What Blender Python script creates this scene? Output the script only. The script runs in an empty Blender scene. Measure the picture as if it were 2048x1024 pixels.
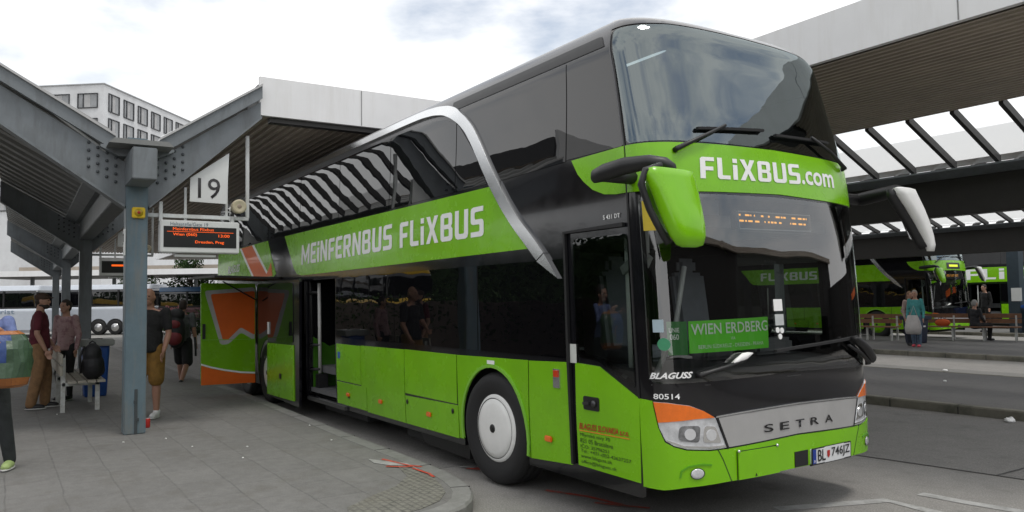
import bpy, bmesh, math, random
from mathutils import Vector, Matrix
from mathutils.geometry import tessellate_polygon
from bisect import bisect_left
random.seed(7)
S = bpy.context.scene
COL = S.collection
R = math.radians
PI = math.pi

# ------------------------------------------------------------------ camera, sky, sun, exposure
cd = bpy.data.cameras.new('camera'); cam = bpy.data.objects.new('camera', cd); COL.objects.link(cam)
YAW, PITCH, ROLL = R(146.492), R(3.1297), R(-0.8788)
fw = Vector((math.cos(YAW)*math.cos(PITCH), math.sin(YAW)*math.cos(PITCH), math.sin(PITCH)))
rt = Vector((math.sin(YAW), -math.cos(YAW), 0)); up = rt.cross(fw)
r2 = rt*math.cos(ROLL)+up*math.sin(ROLL); u2 = -rt*math.sin(ROLL)+up*math.cos(ROLL)
M = Matrix((r2, u2, -fw)).transposed().to_4x4(); M.translation = (3.719, -5.128, 1.7285)
cam.matrix_world = M
cd.sensor_width = 36; cd.lens = 1546.49/2048*36; cd.clip_start = .05; cd.clip_end = 3000
S.camera = cam

SUN_EL, SUN_AZ = R(70), R(14)          # azimuth measured from +X towards +Y
W = bpy.data.worlds.new('World'); S.world = W; W.use_nodes = True
nt = W.node_tree; nt.nodes.clear()
def N(t, **k):
    n = nt.nodes.new(t)
    for a, b in k.items(): setattr(n, a, b)
    return n
out = N('ShaderNodeOutputWorld'); mix = N('ShaderNodeMixShader'); bg1 = N('ShaderNodeBackground'); bg2 = N('ShaderNodeBackground')
sky = N('ShaderNodeTexSky', sky_type='NISHITA', sun_disc=False, sun_elevation=SUN_EL, sun_rotation=PI/2-SUN_AZ)
sky.air_density = 1.2; sky.dust_density = 2.0
nt.links.new(sky.outputs[0], bg1.inputs[0]); bg1.inputs[1].default_value = .13
tc = N('ShaderNodeTexCoord'); mp = N('ShaderNodeMapping'); mp.inputs['Scale'].default_value = (1, 1, 2.6)
nz = N('ShaderNodeTexNoise'); nz.inputs['Scale'].default_value = 2.1; nz.inputs['Detail'].default_value = 7; nz.inputs['Roughness'].default_value = .55
cr = N('ShaderNodeValToRGB'); cr.color_ramp.elements[0].position = .29; cr.color_ramp.elements[1].position = .47
nz2 = N('ShaderNodeTexNoise'); nz2.inputs['Scale'].default_value = 2.7; nz2.inputs['Detail'].default_value = 6
cr2 = N('ShaderNodeValToRGB'); cr2.color_ramp.elements[0].position = .34; cr2.color_ramp.elements[1].position = .52
cr2.color_ramp.elements[0].color = (.80, .83, .865, 1); cr2.color_ramp.elements[1].color = (1, 1, 1, 1)
nt.links.new(tc.outputs['Generated'], mp.inputs[0]); nt.links.new(mp.outputs[0], nz.inputs[0]); nt.links.new(mp.outputs[0], nz2.inputs[0])
nt.links.new(nz.outputs[0], cr.inputs[0]); nt.links.new(nz2.outputs[0], cr2.inputs[0])
nt.links.new(cr2.outputs[0], bg2.inputs[0]); bg2.inputs[1].default_value = 1.2
nt.links.new(cr.outputs[0], mix.inputs[0]); nt.links.new(bg1.outputs[0], mix.inputs[1]); nt.links.new(bg2.outputs[0], mix.inputs[2])
nt.links.new(mix.outputs[0], out.inputs[0])
sl = bpy.data.lights.new('sun', 'SUN'); sl.energy = 1.3; sl.angle = R(14); sl.color = (1, .96, .9)
so = bpy.data.objects.new('sun', sl); COL.objects.link(so)
sd = Vector((math.cos(SUN_EL)*math.cos(SUN_AZ), math.cos(SUN_EL)*math.sin(SUN_AZ), math.sin(SUN_EL)))
so.rotation_euler = sd.to_track_quat('Z', 'Y').to_euler(); so.location = (0, 0, 40)
S.view_settings.view_transform = 'Standard'; S.view_settings.look = 'None'; S.view_settings.exposure = .08; S.view_settings.gamma = 1
S.cycles.max_bounces = 8; S.cycles.glossy_bounces = 4; S.cycles.transparent_max_bounces = 12
S.cycles.use_denoising = True

# ------------------------------------------------------------------ materials
MATS = {}
def mat(name, col, rough=.6, metal=0., var=.12, scale=6., bump=0., bscale=40., spec=.5, coat=0., dirt=None, dscale=1.5, emit=None, estr=1., ior=1.5, dmap=None):
    if name in MATS: return MATS[name]
    m = bpy.data.materials.new(name); MATS[name] = m; m.use_nodes = True
    t = m.node_tree; b = t.nodes['Principled BSDF']
    b.inputs['Roughness'].default_value = rough; b.inputs['Metallic'].default_value = metal
    b.inputs['Specular IOR Level'].default_value = spec; b.inputs['IOR'].default_value = ior
    b.inputs['Coat Weight'].default_value = coat; b.inputs['Coat Roughness'].default_value = .04
    c = tuple(col)+(1,)
    b.inputs['Base Color'].default_value = c
    tcn = t.nodes.new('ShaderNodeTexCoord')
    if var:
        n = t.nodes.new('ShaderNodeTexNoise'); n.inputs['Scale'].default_value = scale; n.inputs['Detail'].default_value = 6; n.inputs['Roughness'].default_value = .65
        t.links.new(tcn.outputs['Object'], n.inputs[0])
        mx = t.nodes.new('ShaderNodeMixRGB'); mx.inputs[1].default_value = tuple(max(0, x*(1-var)) for x in col)+(1,); mx.inputs[2].default_value = tuple(x*(1+var) for x in col)+(1,)
        mr = t.nodes.new('ShaderNodeMapRange'); mr.inputs[1].default_value = .3; mr.inputs[2].default_value = .7
        t.links.new(n.outputs[0], mr.inputs[0]); t.links.new(mr.outputs[0], mx.inputs[0])
        last = mx
        if dirt:
            n2 = t.nodes.new('ShaderNodeTexNoise'); n2.inputs['Scale'].default_value = dscale; n2.inputs['Detail'].default_value = 8; n2.inputs['Roughness'].default_value = .7
            if dmap:
                mpn = t.nodes.new('ShaderNodeMapping'); mpn.inputs['Scale'].default_value = dmap; t.links.new(tcn.outputs['Object'], mpn.inputs[0]); t.links.new(mpn.outputs[0], n2.inputs[0])
            else: t.links.new(tcn.outputs['Object'], n2.inputs[0])
            r = t.nodes.new('ShaderNodeMapRange'); r.inputs[1].default_value = .48; r.inputs[2].default_value = .68
            t.links.new(n2.outputs[0], r.inputs[0])
            m2 = t.nodes.new('ShaderNodeMixRGB'); t.links.new(r.outputs[0], m2.inputs[0]); t.links.new(mx.outputs[0], m2.inputs[1]); m2.inputs[2].default_value = tuple(dirt)+(1,)
            last = m2
        t.links.new(last.outputs[0], b.inputs['Base Color'])
        rr = t.nodes.new('ShaderNodeMapRange'); rr.inputs[3].default_value = max(0, rough-.06); rr.inputs[4].default_value = min(1, rough+.06)
        t.links.new(n.outputs[0], rr.inputs[0]); t.links.new(rr.outputs[0], b.inputs['Roughness'])
    if bump:
        n3 = t.nodes.new('ShaderNodeTexNoise'); n3.inputs['Scale'].default_value = bscale; n3.inputs['Detail'].default_value = 4
        t.links.new(tcn.outputs['Object'], n3.inputs[0])
        bp = t.nodes.new('ShaderNodeBump'); bp.inputs['Strength'].default_value = bump; bp.inputs['Distance'].default_value = .02
        t.links.new(n3.outputs[0], bp.inputs['Height']); t.links.new(bp.outputs[0], b.inputs['Normal'])
    if emit:
        b.inputs['Emission Color'].default_value = tuple(emit)+(1,); b.inputs['Emission Strength'].default_value = estr
    return m
def glass(name, tint, fmin=.08, fmax=.9, rough=0., ior=1.5, wob=0., gtint=(1, 1, 1)):
    m = bpy.data.materials.new(name); m.use_nodes = True; t = m.node_tree; t.nodes.clear()
    o = t.nodes.new('ShaderNodeOutputMaterial'); mx = t.nodes.new('ShaderNodeMixShader'); tr = t.nodes.new('ShaderNodeBsdfTransparent'); gl = t.nodes.new('ShaderNodeBsdfGlossy')
    tr.inputs[0].default_value = tuple(tint)+(1,); gl.inputs['Roughness'].default_value = rough; gl.inputs[0].default_value = tuple(gtint)+(1,)
    fr = t.nodes.new('ShaderNodeFresnel'); fr.inputs[0].default_value = ior
    mr = t.nodes.new('ShaderNodeMapRange'); mr.inputs[3].default_value = fmin; mr.inputs[4].default_value = fmax
    t.links.new(fr.outputs[0], mr.inputs[0]); t.links.new(mr.outputs[0], mx.inputs[0]); t.links.new(tr.outputs[0], mx.inputs[1]); t.links.new(gl.outputs[0], mx.inputs[2]); t.links.new(mx.outputs[0], o.inputs[0])
    if wob:
        tcn = t.nodes.new('ShaderNodeTexCoord'); n3 = t.nodes.new('ShaderNodeTexNoise'); n3.inputs['Scale'].default_value = 1.6; n3.inputs['Detail'].default_value = 2
        t.links.new(tcn.outputs['Object'], n3.inputs[0])
        bp = t.nodes.new('ShaderNodeBump'); bp.inputs['Strength'].default_value = wob; bp.inputs['Distance'].default_value = .05
        t.links.new(n3.outputs[0], bp.inputs['Height']); t.links.new(bp.outputs[0], gl.inputs['Normal']); t.links.new(bp.outputs[0], fr.inputs['Normal'])
    MATS[name] = m; return m

GREEN = mat('lime_green_paint', (.200, .515, .003), .27, var=.06, scale=2.2, coat=.22, spec=.4, bump=.05, bscale=1.6, dirt=(.172, .44, .006), dscale=.8)
BLACK = mat('black_gloss_paint', (.007, .007, .009), .12, var=.2, coat=.3)
SATIN = mat('black_satin_trim', (.012, .012, .013), .45)
RUBBER = mat('rubber', (.016, .016, .017), .75, bump=.15, bscale=60)
ROOFP = mat('dark_grey_roof_paint', (.075, .075, .08), .3, coat=.3, metal=.2)
CHROME = mat('brushed_chrome', (.76, .77, .78), .24, metal=1., var=.04)
SILVER = mat('silver_paint', (.44, .435, .43), .38, metal=.25, var=.05, coat=.2)
WHITE = mat('white_paint', (.82, .82, .80), .4, var=.05)
LETTER = mat('white_vinyl', (.88, .88, .87), .45, var=.03)
ORANGE = mat('orange_vinyl', (.80, .14, .01), .35, var=.05, coat=.3)
AMBER = mat('amber_lens', (.85, .17, .008), .12, var=.08, scale=30, coat=.6)
RED = mat('red_vinyl', (.45, .02, .015), .5)
DARKG = mat('dark_vinyl', (.02, .045, .015), .5)
INNER = mat('dark_grey_interior', (.11, .11, .115), .8)
SEATM = mat('blue_grey_seat_fabric', (.20, .21, .24), .9)
LED = mat('amber_led', (.05, .02, .0), .5, var=0, emit=(1, .42, .05), estr=1.1)
LEDO = mat('orange_led', (.05, .01, .0), .5, var=0, emit=(1, .12, .01), estr=1.2)
LENS = mat('clear_lens', (.62, .63, .65), .08, metal=.15, var=.3, scale=14, coat=1.)
REFL = mat('reflector_bowl', (.8, .8, .8), .1, metal=1., var=.02)
WIND = glass('windscreen_glass', (.93, .97, .95), .10, .95, ior=1.5, wob=.05)
UPWIND = glass('upper_windscreen_glass', (.30, .37, .37), .165, .95, ior=1.5, wob=.10, gtint=(.86, .96, .97))
DOORG = glass('door_glass', (.50, .56, .53), .03, .9, wob=.08)
def side_glass():
    m = mat('tinted_side_glass', (.004, .004, .005), .01, var=0, spec=.5, ior=1.75)
    t = m.node_tree; b = t.nodes['Principled BSDF']
    tcn = t.nodes.new('ShaderNodeTexCoord'); n = t.nodes.new('ShaderNodeTexNoise'); n.inputs['Scale'].default_value = 1.7; n.inputs['Detail'].default_value = 1.5
    mp = t.nodes.new('ShaderNodeMapping'); mp.inputs['Scale'].default_value = (1, 1, 1.3)
    t.links.new(tcn.outputs['Object'], mp.inputs[0]); t.links.new(mp.outputs[0], n.inputs[0])
    bp = t.nodes.new('ShaderNodeBump'); bp.inputs['Strength'].default_value = .035; bp.inputs['Distance'].default_value = .06
    t.links.new(n.outputs[0], bp.inputs['Height']); t.links.new(bp.outputs[0], b.inputs['Normal'])
    return m
SIDEG = side_glass()
STEEL = mat('blue_grey_steel_paint', (.172, .190, .203), .5, var=.14, scale=3, dirt=(.125, .135, .14), dscale=1.2, dmap=(4, 4, .8))
STEELB = mat('weathered_blue_steel_paint', (.115, .165, .195), .5, var=.14, scale=4, dirt=(.17, .18, .175), dscale=1.8, dmap=(5, 5, .7))
RIB = mat('brown_grey_ribbed_metal', (.44, .375, .31), .55, var=.12, scale=2)
DECK = mat('grey_trapezoid_sheet', (.20, .203, .196), .5, var=.15, scale=2)
FASCIA = mat('off_white_fascia', (.80, .80, .80), .5, var=.04, scale=1.2, dirt=(.745, .74, .73), dscale=1., dmap=(5, 5, .5))
DARKST = mat('dark_brown_steel', (.035, .033, .031), .55)
def milky():
    m = bpy.data.materials.new('milky_skylight_sheet'); m.use_nodes = True; t = m.node_tree; t.nodes.clear()
    o = t.nodes.new('ShaderNodeOutputMaterial'); mx = t.nodes.new('ShaderNodeMixShader'); a = t.nodes.new('ShaderNodeBsdfTranslucent'); c = t.nodes.new('ShaderNodeBsdfTransparent')
    a.inputs[0].default_value = (.92, .93, .93, 1); c.inputs[0].default_value = (.96, .97, .97, 1); mx.inputs[0].default_value = .45
    t.links.new(a.outputs[0], mx.inputs[1]); t.links.new(c.outputs[0], mx.inputs[2]); t.links.new(mx.outputs[0], o.inputs[0]); return m
MILKY = milky()

# ------------------------------------------------------------------ helpers
def tag(o, label=None, cat=None, group=None, kind=None):
    if label: o['label'] = label
    if cat: o['category'] = cat
    if group: o['group'] = group
    if kind: o['kind'] = kind
    return o
def empty(name, loc=(0, 0, 0), rz=0.):
    o = bpy.data.objects.new(name, None); COL.objects.link(o); o.location = loc; o.rotation_euler = (0, 0, rz); o.empty_display_size = .2; return o
def link(name, me, parent=None):
    o = bpy.data.objects.new(name, me); COL.objects.link(o)
    if parent: o.parent = parent
    return o
def kids(o): return [c for c in bpy.data.objects if c.parent == o]
def copy_tree(o, parent=None, skip=()):
    c = o.copy(); COL.objects.link(c); c.parent = parent
    for ch in kids(o):
        if ch.name.split('.')[0] in skip: continue
        copy_tree(ch, c, skip)
    return c
class MB:
    def __init__(s): s.v = []; s.f = []; s.sm = []
    def add(s, vs, fs, smooth=False):
        k = len(s.v); s.v += [tuple(x) for x in vs]; s.f += [tuple(i+k for i in f) for f in fs]; s.sm += [smooth]*len(fs); return s
    def box(s, c, d, rot=None):
        hx, hy, hz = d[0]/2, d[1]/2, d[2]/2
        vs = [Vector((x*hx, y*hy, z*hz)) for x in (-1, 1) for y in (-1, 1) for z in (-1, 1)]
        if rot is not None: vs = [rot @ v for v in vs]
        return s.add([v+Vector(c) for v in vs], [(0, 1, 3, 2), (4, 6, 7, 5), (0, 4, 5, 1), (2, 3, 7, 6), (0, 2, 6, 4), (1, 5, 7, 3)])
    def bar(s, a, b, w, h, upv=(0, 0, 1)):
        a, b = Vector(a), Vector(b); d = b-a; x = d.normalized(); y = Vector(upv).cross(x)
        if y.length < 1e-4: y = Vector((0, 1, 0)).cross(x)
        y.normalize(); z = x.cross(y)
        return s.box((a+b)/2, (d.length, w, h), Matrix((x, y, z)).transposed())
    def tube(s, pts, r, n=8, cap=True):
        pts = [Vector(p) for p in pts]; rs = r if isinstance(r, (list, tuple)) else [r]*len(pts); vs = []; fs = []; pu = None
        for i, p in enumerate(pts):
            t = (pts[min(i+1, len(pts)-1)]-pts[max(i-1, 0)]).normalized()
            if pu is None: pu = t.orthogonal().normalized()
            pu = (pu-t*pu.dot(t)).normalized(); w = t.cross(pu)
            for k in range(n):
                a = 2*PI*k/n; vs.append(p+(pu*math.cos(a)+w*math.sin(a))*rs[i])
        for i in range(len(pts)-1):
            for k in range(n): fs.append((i*n+k, i*n+(k+1) % n, (i+1)*n+(k+1) % n, (i+1)*n+k))
        s.add(vs, fs, True)
        if cap:
            m = len(pts)-1; s.add(vs[:n], [tuple(range(n-1, -1, -1))]); s.add(vs[m*n:], [tuple(range(n))])
        return s
    def lathe(s, prof, c, ax='Y', n=40, smooth=True):
        vs = []; fs = []
        for (r, h) in prof:
            for k in range(n):
                a = 2*PI*k/n; p = (r*math.cos(a), r*math.sin(a))
                vs.append({'Y': (p[0], h, p[1]), 'Z': (p[0], p[1], h), 'X': (h, p[0], p[1])}[ax])
        for i in range(len(prof)-1):
            for k in range(n): fs.append((i*n+k, i*n+(k+1) % n, (i+1)*n+(k+1) % n, (i+1)*n+k))
        return s.add([Vector(v)+Vector(c) for v in vs], fs, smooth)
    def ell(s, c, r, n=12, rot=None):
        vs = []; fs = []; m = n//2+1
        for i in range(m+1):
            th = PI*i/m
            for k in range(n):
                a = 2*PI*k/n; v = Vector((r[0]*math.sin(th)*math.cos(a), r[1]*math.sin(th)*math.sin(a), r[2]*math.cos(th)))
                if rot is not None: v = rot @ v
                vs.append(v+Vector(c))
        for i in range(m):
            for k in range(n): fs.append((i*n+k, (i+1)*n+k, (i+1)*n+(k+1) % n, i*n+(k+1) % n))
        return s.add(vs, fs, True)
    def prism(s, poly, fn, d0, d1, holes=()):          # fn(a, b, d) -> point; poly in (a, b)
        allp = [list(poly)]+[list(h) for h in holes]; flat = [p for l in allp for p in l]
        tri = tessellate_polygon([[Vector((p[0], p[1], 0)) for p in l] for l in allp]); n = len(flat)
        vs = [fn(p[0], p[1], d0) for p in flat]+[fn(p[0], p[1], d1) for p in flat]
        fs = [tuple(t) for t in tri]+[tuple(i+n for i in reversed(t)) for t in tri]; k = 0
        for l in allp:
            m = len(l)
            for i in range(m): fs.append((k+i, k+(i+1) % m, k+(i+1) % m+n, k+i+n))
            k += m
        return s.add(vs, fs)
    def build(s, name, m, parent=None, bevel=0, seg=2):
        me = bpy.data.meshes.new(name); bm = bmesh.new(); vs = [bm.verts.new(v) for v in s.v]
        for f, q in zip(s.f, s.sm):
            try: fc = bm.faces.new([vs[i] for i in f])
            except ValueError: continue
            fc.smooth = q
        bmesh.ops.remove_doubles(bm, verts=bm.verts, dist=1e-5)
        bmesh.ops.recalc_face_normals(bm, faces=bm.faces)
        if bevel:
            es = [e for e in bm.edges if len(e.link_faces) == 2 and e.calc_face_angle(0) > R(40)]
            bmesh.ops.bevel(bm, geom=es, offset=bevel, segments=seg, affect='EDGES', clamp_overlap=True)
        bm.to_mesh(me); bm.free(); me.materials.append(m)
        return link(name, me, parent)
def rnd(poly, r, n=4):
    o = []; L = len(poly)
    for i, p in enumerate(poly):
        a, b, c = Vector(poly[i-1][:2]), Vector(p[:2]), Vector(poly[(i+1) % L][:2])
        rr = p[2] if len(p) > 2 else r
        d1, d2 = (a-b), (c-b); q = min(rr, d1.length*.45, d2.length*.45)
        if q < 1e-4: o.append((b.x, b.y)); continue
        s, e = b+d1.normalized()*q, b+d2.normalized()*q
        for k in range(n+1):
            t = k/n; o.append(tuple((s*(1-t)**2+b*2*t*(1-t)+e*t*t)))
    return o
def rect(a, b, c, d): return [(a, b), (c, b), (c, d), (a, d)]

# ---- lettering: the outline of a word as flat faces in a unit box
FONT_CACHE = {}
def word(body, bold=0., shear=0.):
    k = (body, bold, shear)
    if k in FONT_CACHE: return FONT_CACHE[k]
    c = bpy.data.curves.new('word', 'FONT'); c.body = body; c.offset = bold; c.shear = shear; c.resolution_u = 3; c.space_line = .9
    o = bpy.data.objects.new('word', c); COL.objects.link(o); bpy.context.view_layer.update()
    ev = o.evaluated_get(bpy.context.evaluated_depsgraph_get()); me = ev.to_mesh()
    vs = [(v.co.x, v.co.y) for v in me.vertices]; me.calc_loop_triangles(); fs = [tuple(p.vertices) for p in me.loop_triangles]; ev.to_mesh_clear()
    bpy.data.objects.remove(o); bpy.data.curves.remove(c)
    x0 = min(v[0] for v in vs); x1 = max(v[0] for v in vs); y0 = min(v[1] for v in vs); y1 = max(v[1] for v in vs)
    r = ([((a-x0)/(x1-x0), (b-y0)/(y1-y0)) for a, b in vs], fs); FONT_CACHE[k] = r; return r
def lettering(name, body, o, x, y, m, parent, bold=.0, shear=0., thick=.002):
    """body fitted into the box o, o+x, o+y"""
    vs, fs = word(body, bold, shear); o, x, y = Vector(o), Vector(x), Vector(y); n = x.cross(y).normalized()*thick
    b = MB(); b.add([o+x*a+y*c+n for a, c in vs], fs); return b.build(name, m, parent)

# ------------------------------------------------------------------ the coach's skin: u runs round the body (side, front, side), v runs up it
VK = [0.0, 0.35, 0.9, 1.25, 2.0, 2.45, 2.75, 3.0, 3.3, 3.6, 3.85, 4.1, 5.0]
XF = [-.03, 0, 0, -.01, -.05, -.085, -.11, -.16, -.24, -.32, -.41, -.71, -1.3]
X0, CC, PE, QQ = -.55, .45, 3.0, 3.5
def smooth(a, b, x):
    t = min(max((x-a)/(b-a), 0), 1); return t*t*(3-2*t)
def profile_x(v):
    if v <= VK[0]: return XF[0]
    n = len(VK)
    for i in range(n-1):
        if v <= VK[i+1]:
            h = VK[i+1]-VK[i]; t = (v-VK[i])/h
            sl_ = lambda j: (XF[min(j+1, n-1)]-XF[max(j-1, 0)])/(VK[min(j+1, n-1)]-VK[max(j-1, 0)])
            return (2*t**3-3*t*t+1)*XF[i]+(t**3-2*t*t+t)*h*sl_(i)+(-2*t**3+3*t*t)*XF[i+1]+(t**3-t*t)*h*sl_(i+1)
    return XF[-1]
def level(v):
    if v <= 3.6: return v, 1.275-.05*smooth(2.3, 3.6, v)-.02*smooth(.9, .2, v)
    if v <= 4.1:
        a = (v-3.6)/.5*PI/2; return 3.6+.38*math.sin(a), 1.225-.32*(1-math.cos(a))
    t = (v-4.1)/.9; return 3.98+.03*math.sin(t*PI/2), .905*(1-t)
TX, TY, TS = [], [], [0.]
for i in range(400):
    t = i/399*PI/2; TY.append(-abs(math.cos(t))**(2/QQ)); TX.append(X0+CC*abs(math.sin(t))**(2/PE))
    if i: TS.append(TS[-1]+math.hypot(TX[i]-TX[i-1], (TY[i]-TY[i-1])*1.275))
TY[0] = -1.; TX[0] = X0
UF = TS[-1]
def contour(u):
    if u > UF: x, y = contour(2*UF-u); return x, -y
    if u <= 0: return X0+u, -1.
    j = min(max(bisect_left(TS, u), 1), 399); f = (u-TS[j-1])/(TS[j]-TS[j-1])
    return TX[j-1]+(TX[j]-TX[j-1])*f, TY[j-1]+(TY[j]-TY[j-1])*f
def P(u, v):
    x, y = contour(u); z, w = level(v); return Vector((x+profile_x(v)*smooth(-1.5, -.1, x), y*w, z))
def PN(u, v):
    e = 2e-3; a = P(u+e, v)-P(u-e, v); b = P(u, v+e)-P(u, v-e); n = a.cross(b)
    return n.normalized() if n.length > 1e-12 else Vector((0, 0, 1))
def on(u, v, off): return P(u, v)+PN(u, v)*off
MIR = lambda poly: [(2*UF-p[0],)+tuple(p[1:]) for p in reversed(poly)]
def skin(name, outer, m, parent, off=.006, depth=.008, holes=(), du=.05, flat=False, tri=None):
    bm = bmesh.new()
    if tri is None:
        loops = [list(outer)]+[list(h) for h in holes]; fl = [p for l in loops for p in l]
        tri = tessellate_polygon([[Vector((p[0], p[1], 0)) for p in l] for l in loops])
    else: fl = outer
    vs = [bm.verts.new((p[0], p[1], 0)) for p in fl]
    for t in tri:
        try: bm.faces.new([vs[i] for i in t])
        except ValueError: pass
    u0 = min(p[0] for p in fl); u1 = max(p[0] for p in fl); v0 = min(p[1] for p in fl); v1 = max(p[1] for p in fl)
    cuts = []
    def cut(axis, val):
        n = (1, 0, 0) if axis == 0 else (0, 1, 0); co = (val, 0, 0) if axis == 0 else (0, val, 0)
        bmesh.ops.bisect_plane(bm, geom=bm.verts[:]+bm.edges[:]+bm.faces[:], dist=1e-6, plane_co=co, plane_no=n)
    u = -1.5
    while u < 2*UF+1.5:
        if u0 < u < u1: cut(0, u)
        u += du if -.05 < u < 2*UF+.05 else .15
    v = .2
    while v < 5:
        if v0 < v < v1 and (u1 > -1.4 or v > 2.2 or v < .95): cut(1, v)
        v += .045 if v > 3.5 else .1
    bmesh.ops.recalc_face_normals(bm, faces=bm.faces)
    bnd = [[tuple(q.co[:2]) for q in (l.vert, l.link_loop_next.vert)] for f in bm.faces for l in f.loops if l.edge.is_boundary]
    for q in bm.verts: q.co = on(q.co.x, q.co.y, off)
    for f in bm.faces: f.smooth = True
    if depth:
        for a, b in bnd:
            q = [bm.verts.new(on(*a, off)), bm.verts.new(on(*b, off)), bm.verts.new(on(*b, off-depth)), bm.verts.new(on(*a, off-depth))]
            bm.faces.new((q[1], q[0], q[3], q[2]))
    me = bpy.data.meshes.new(name); bm.normal_update(); bm.to_mesh(me); bm.free(); me.materials.append(m)
    # make the front faces look outwards
    if me.polygons:
        c = me.polygons[0]
        if tri and len(me.polygons): 
            s = sum(1 if (p.normal.dot(Vector((0, p.center.y, 0)) + Vector((max(p.center.x+1, 0)*2, 0, 0)))) >= 0 else -1 for p in me.polygons if p.use_smooth)
            if s < 0: me.flip_normals()
    return link(name, me, parent)
def skin_word(name, body, quad, m, parent, off=.012, bold=0., shear=0.):
    """quad: lower left, lower right, upper left (u, v) corners"""
    vs, fs = word(body, bold, shear); (a, b, c) = [Vector(q) for q in quad]
    pts = [tuple(a+(b-a)*p+(c-a)*q) for p, q in vs]
    tri = []
    for f in fs:
        for k in range(1, len(f)-1): tri.append((f[0], f[k], f[k+1]))
    return skin(name, pts, m, parent, off, 0, tri=tri)
GL = {
 'F': (.58, [[(0, 0), (.21, 0), (.21, .38), (.53, .38), (.53, .56), (.21, .56), (.21, .82), (.58, .82), (.58, 1), (.08, 1), (0, .92)]]),
 'L': (.56, [[(0, 1), (0, .09), (.08, 0), (.56, 0), (.56, .18), (.21, .18), (.21, 1)]]),
 'E': (.60, [[(0, .09), (.08, 0), (.60, 0), (.60, .18), (.21, .18), (.21, .41), (.54, .41), (.54, .58), (.21, .58), (.21, .82), (.60, .82), (.60, 1), (.08, 1), (0, .92)]]),
 'i': (.21, [[(0, 0), (.21, 0), (.21, .70), (0, .70)], [(0, .80), (.21, .80), (.21, 1), (0, 1)]]),
 'N': (.70, [[(0, 0), (.20, 0), (.20, .62), (.50, 0), (.70, 0), (.70, 1), (.50, 1), (.50, .40), (.20, 1), (0, 1)]]),
 'M': (.92, [[(0, 0), (.19, 0), (.19, .60), (.40, .14), (.52, .14), (.73, .60), (.73, 0), (.92, 0), (.92, 1), (.74, 1), (.46, .42), (.18, 1), (0, 1)]]),
 'R': (.68, [[(0, 0), (.21, 0), (.21, .36), (.30, .36), (.46, 0), (.69, 0), (.50, .39), (.60, .42), (.66, .5), (.66, .88), (.62, .96), (.54, 1), (.08, 1), (0, .92)], [(.21, .53), (.42, .53), (.45, .56), (.45, .79), (.42, .82), (.21, .82)]]),
 'B': (.68, [[(0, .08), (.08, 0), (.56, 0), (.65, .05), (.68, .12), (.68, .42), (.60, .51), (.66, .6), (.66, .88), (.63, .96), (.54, 1), (.08, 1), (0, .92)], [(.21, .17), (.44, .17), (.47, .20), (.47, .40), (.44, .43), (.21, .43)], [(.21, .59), (.43, .59), (.45, .61), (.45, .80), (.43, .83), (.21, .83)]]),
 'U': (.70, [[(0, 1), (0, .16), (.04, .05), (.14, 0), (.56, 0), (.66, .05), (.70, .16), (.70, 1), (.49, 1), (.49, .22), (.45, .18), (.25, .18), (.21, .22), (.21, 1)]]),
 'S': (.64, [[(0, 0), (.52, 0), (.61, .04), (.64, .12), (.64, .47), (.61, .55), (.52, .58), (.24, .58), (.20, .62), (.20, .79), (.24, .83), (.62, .83), (.62, 1), (.12, 1), (.03, .96), (0, .88), (0, .53), (.03, .45), (.12, .41), (.40, .41), (.44, .38), (.44, .20), (.40, .17), (0, .17)]]),
 'X': (.74, [[(0, 0), (.23, 0), (.37, .33), (.51, 0), (.74, 0), (.49, .51), (.73, 1), (.50, 1), (.37, .68), (.24, 1), (.01, 1), (.25, .51)]]),
}
def block_word(name, body, quad, m, parent, off=.012, gap=.13):
    """squarish logo capitals"""
    pts = []; tri = []; x = 0
    for ch in body:
        if ch == 'i':
            w, loops = GL[ch]; groups = [[l] for l in loops]
        else:
            w, loops = GL[ch]; groups = [loops]
        for g in groups:
            k = len(pts); tri += [tuple(i+k for i in t) for t in tessellate_polygon([[Vector((p[0], p[1], 0)) for p in l] for l in g])]; pts += [(p[0]+x, p[1]) for l in g for p in l]
        x += w+gap
    x -= gap; a, b, c = [Vector(q) for q in quad]
    return skin(name, [tuple(a+(b-a)*(p/x)+(c-a)*q) for p, q in pts], m, parent, off, 0, tri=tri)
def skin_strip(name, pts, w, m, parent, off=.006, h=.01):
    """a raised bead along (u, v) points"""
    b = MB(); q = []
    for i, p in enumerate(pts):
        t = Vector(pts[min(i+1, len(pts)-1)])-Vector(pts[max(i-1, 0)]); n = Vector((-t.y, t.x)).normalized()*w/2; p = Vector(p)
        q.append((on(*(p-n), off-.006), on(*(p-n), off+h), on(*(p+n), off+h), on(*(p+n), off-.006)))
    vs = [x for r in q for x in r]; fs = []
    for i in range(len(q)-1):
        for k in range(3): fs.append((4*i+k, 4*i+k+1, 4*i+4+k+1, 4*i+4+k))
    b.add(vs, fs, False); b.add(q[0], [(0, 1, 2, 3)]); b.add(q[-1], [(3, 2, 1, 0)])
    return b.build(name, m, parent)

# ------------------------------------------------------------------ the double-decker coach
UR = -12.9
def arc_pts(cu, cv, a, b, t0, t1, n): return [(cu+a*math.cos(R(t0+(t1-t0)*i/n)), cv+b*math.sin(R(t0+(t1-t0)*i/n))) for i in range(n+1)]
FW_U, RW_U, TAG_U = -1.91, -9.2, -10.55     # wheel centres along u
def arch(cu, a=.56, b=.60, z=.485, v0=.28): return [(cu+a, v0)]+arc_pts(cu, z, a, b, 0, 180, 14)+[(cu-a, v0)]
bus = empty('double_decker_coach', (0, 0, 0))
tag(bus, 'lime green and black double decker coach with MEiNFERNBUS on its side, parked at gate 19', 'coach', 'lime green double decker coaches')
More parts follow.
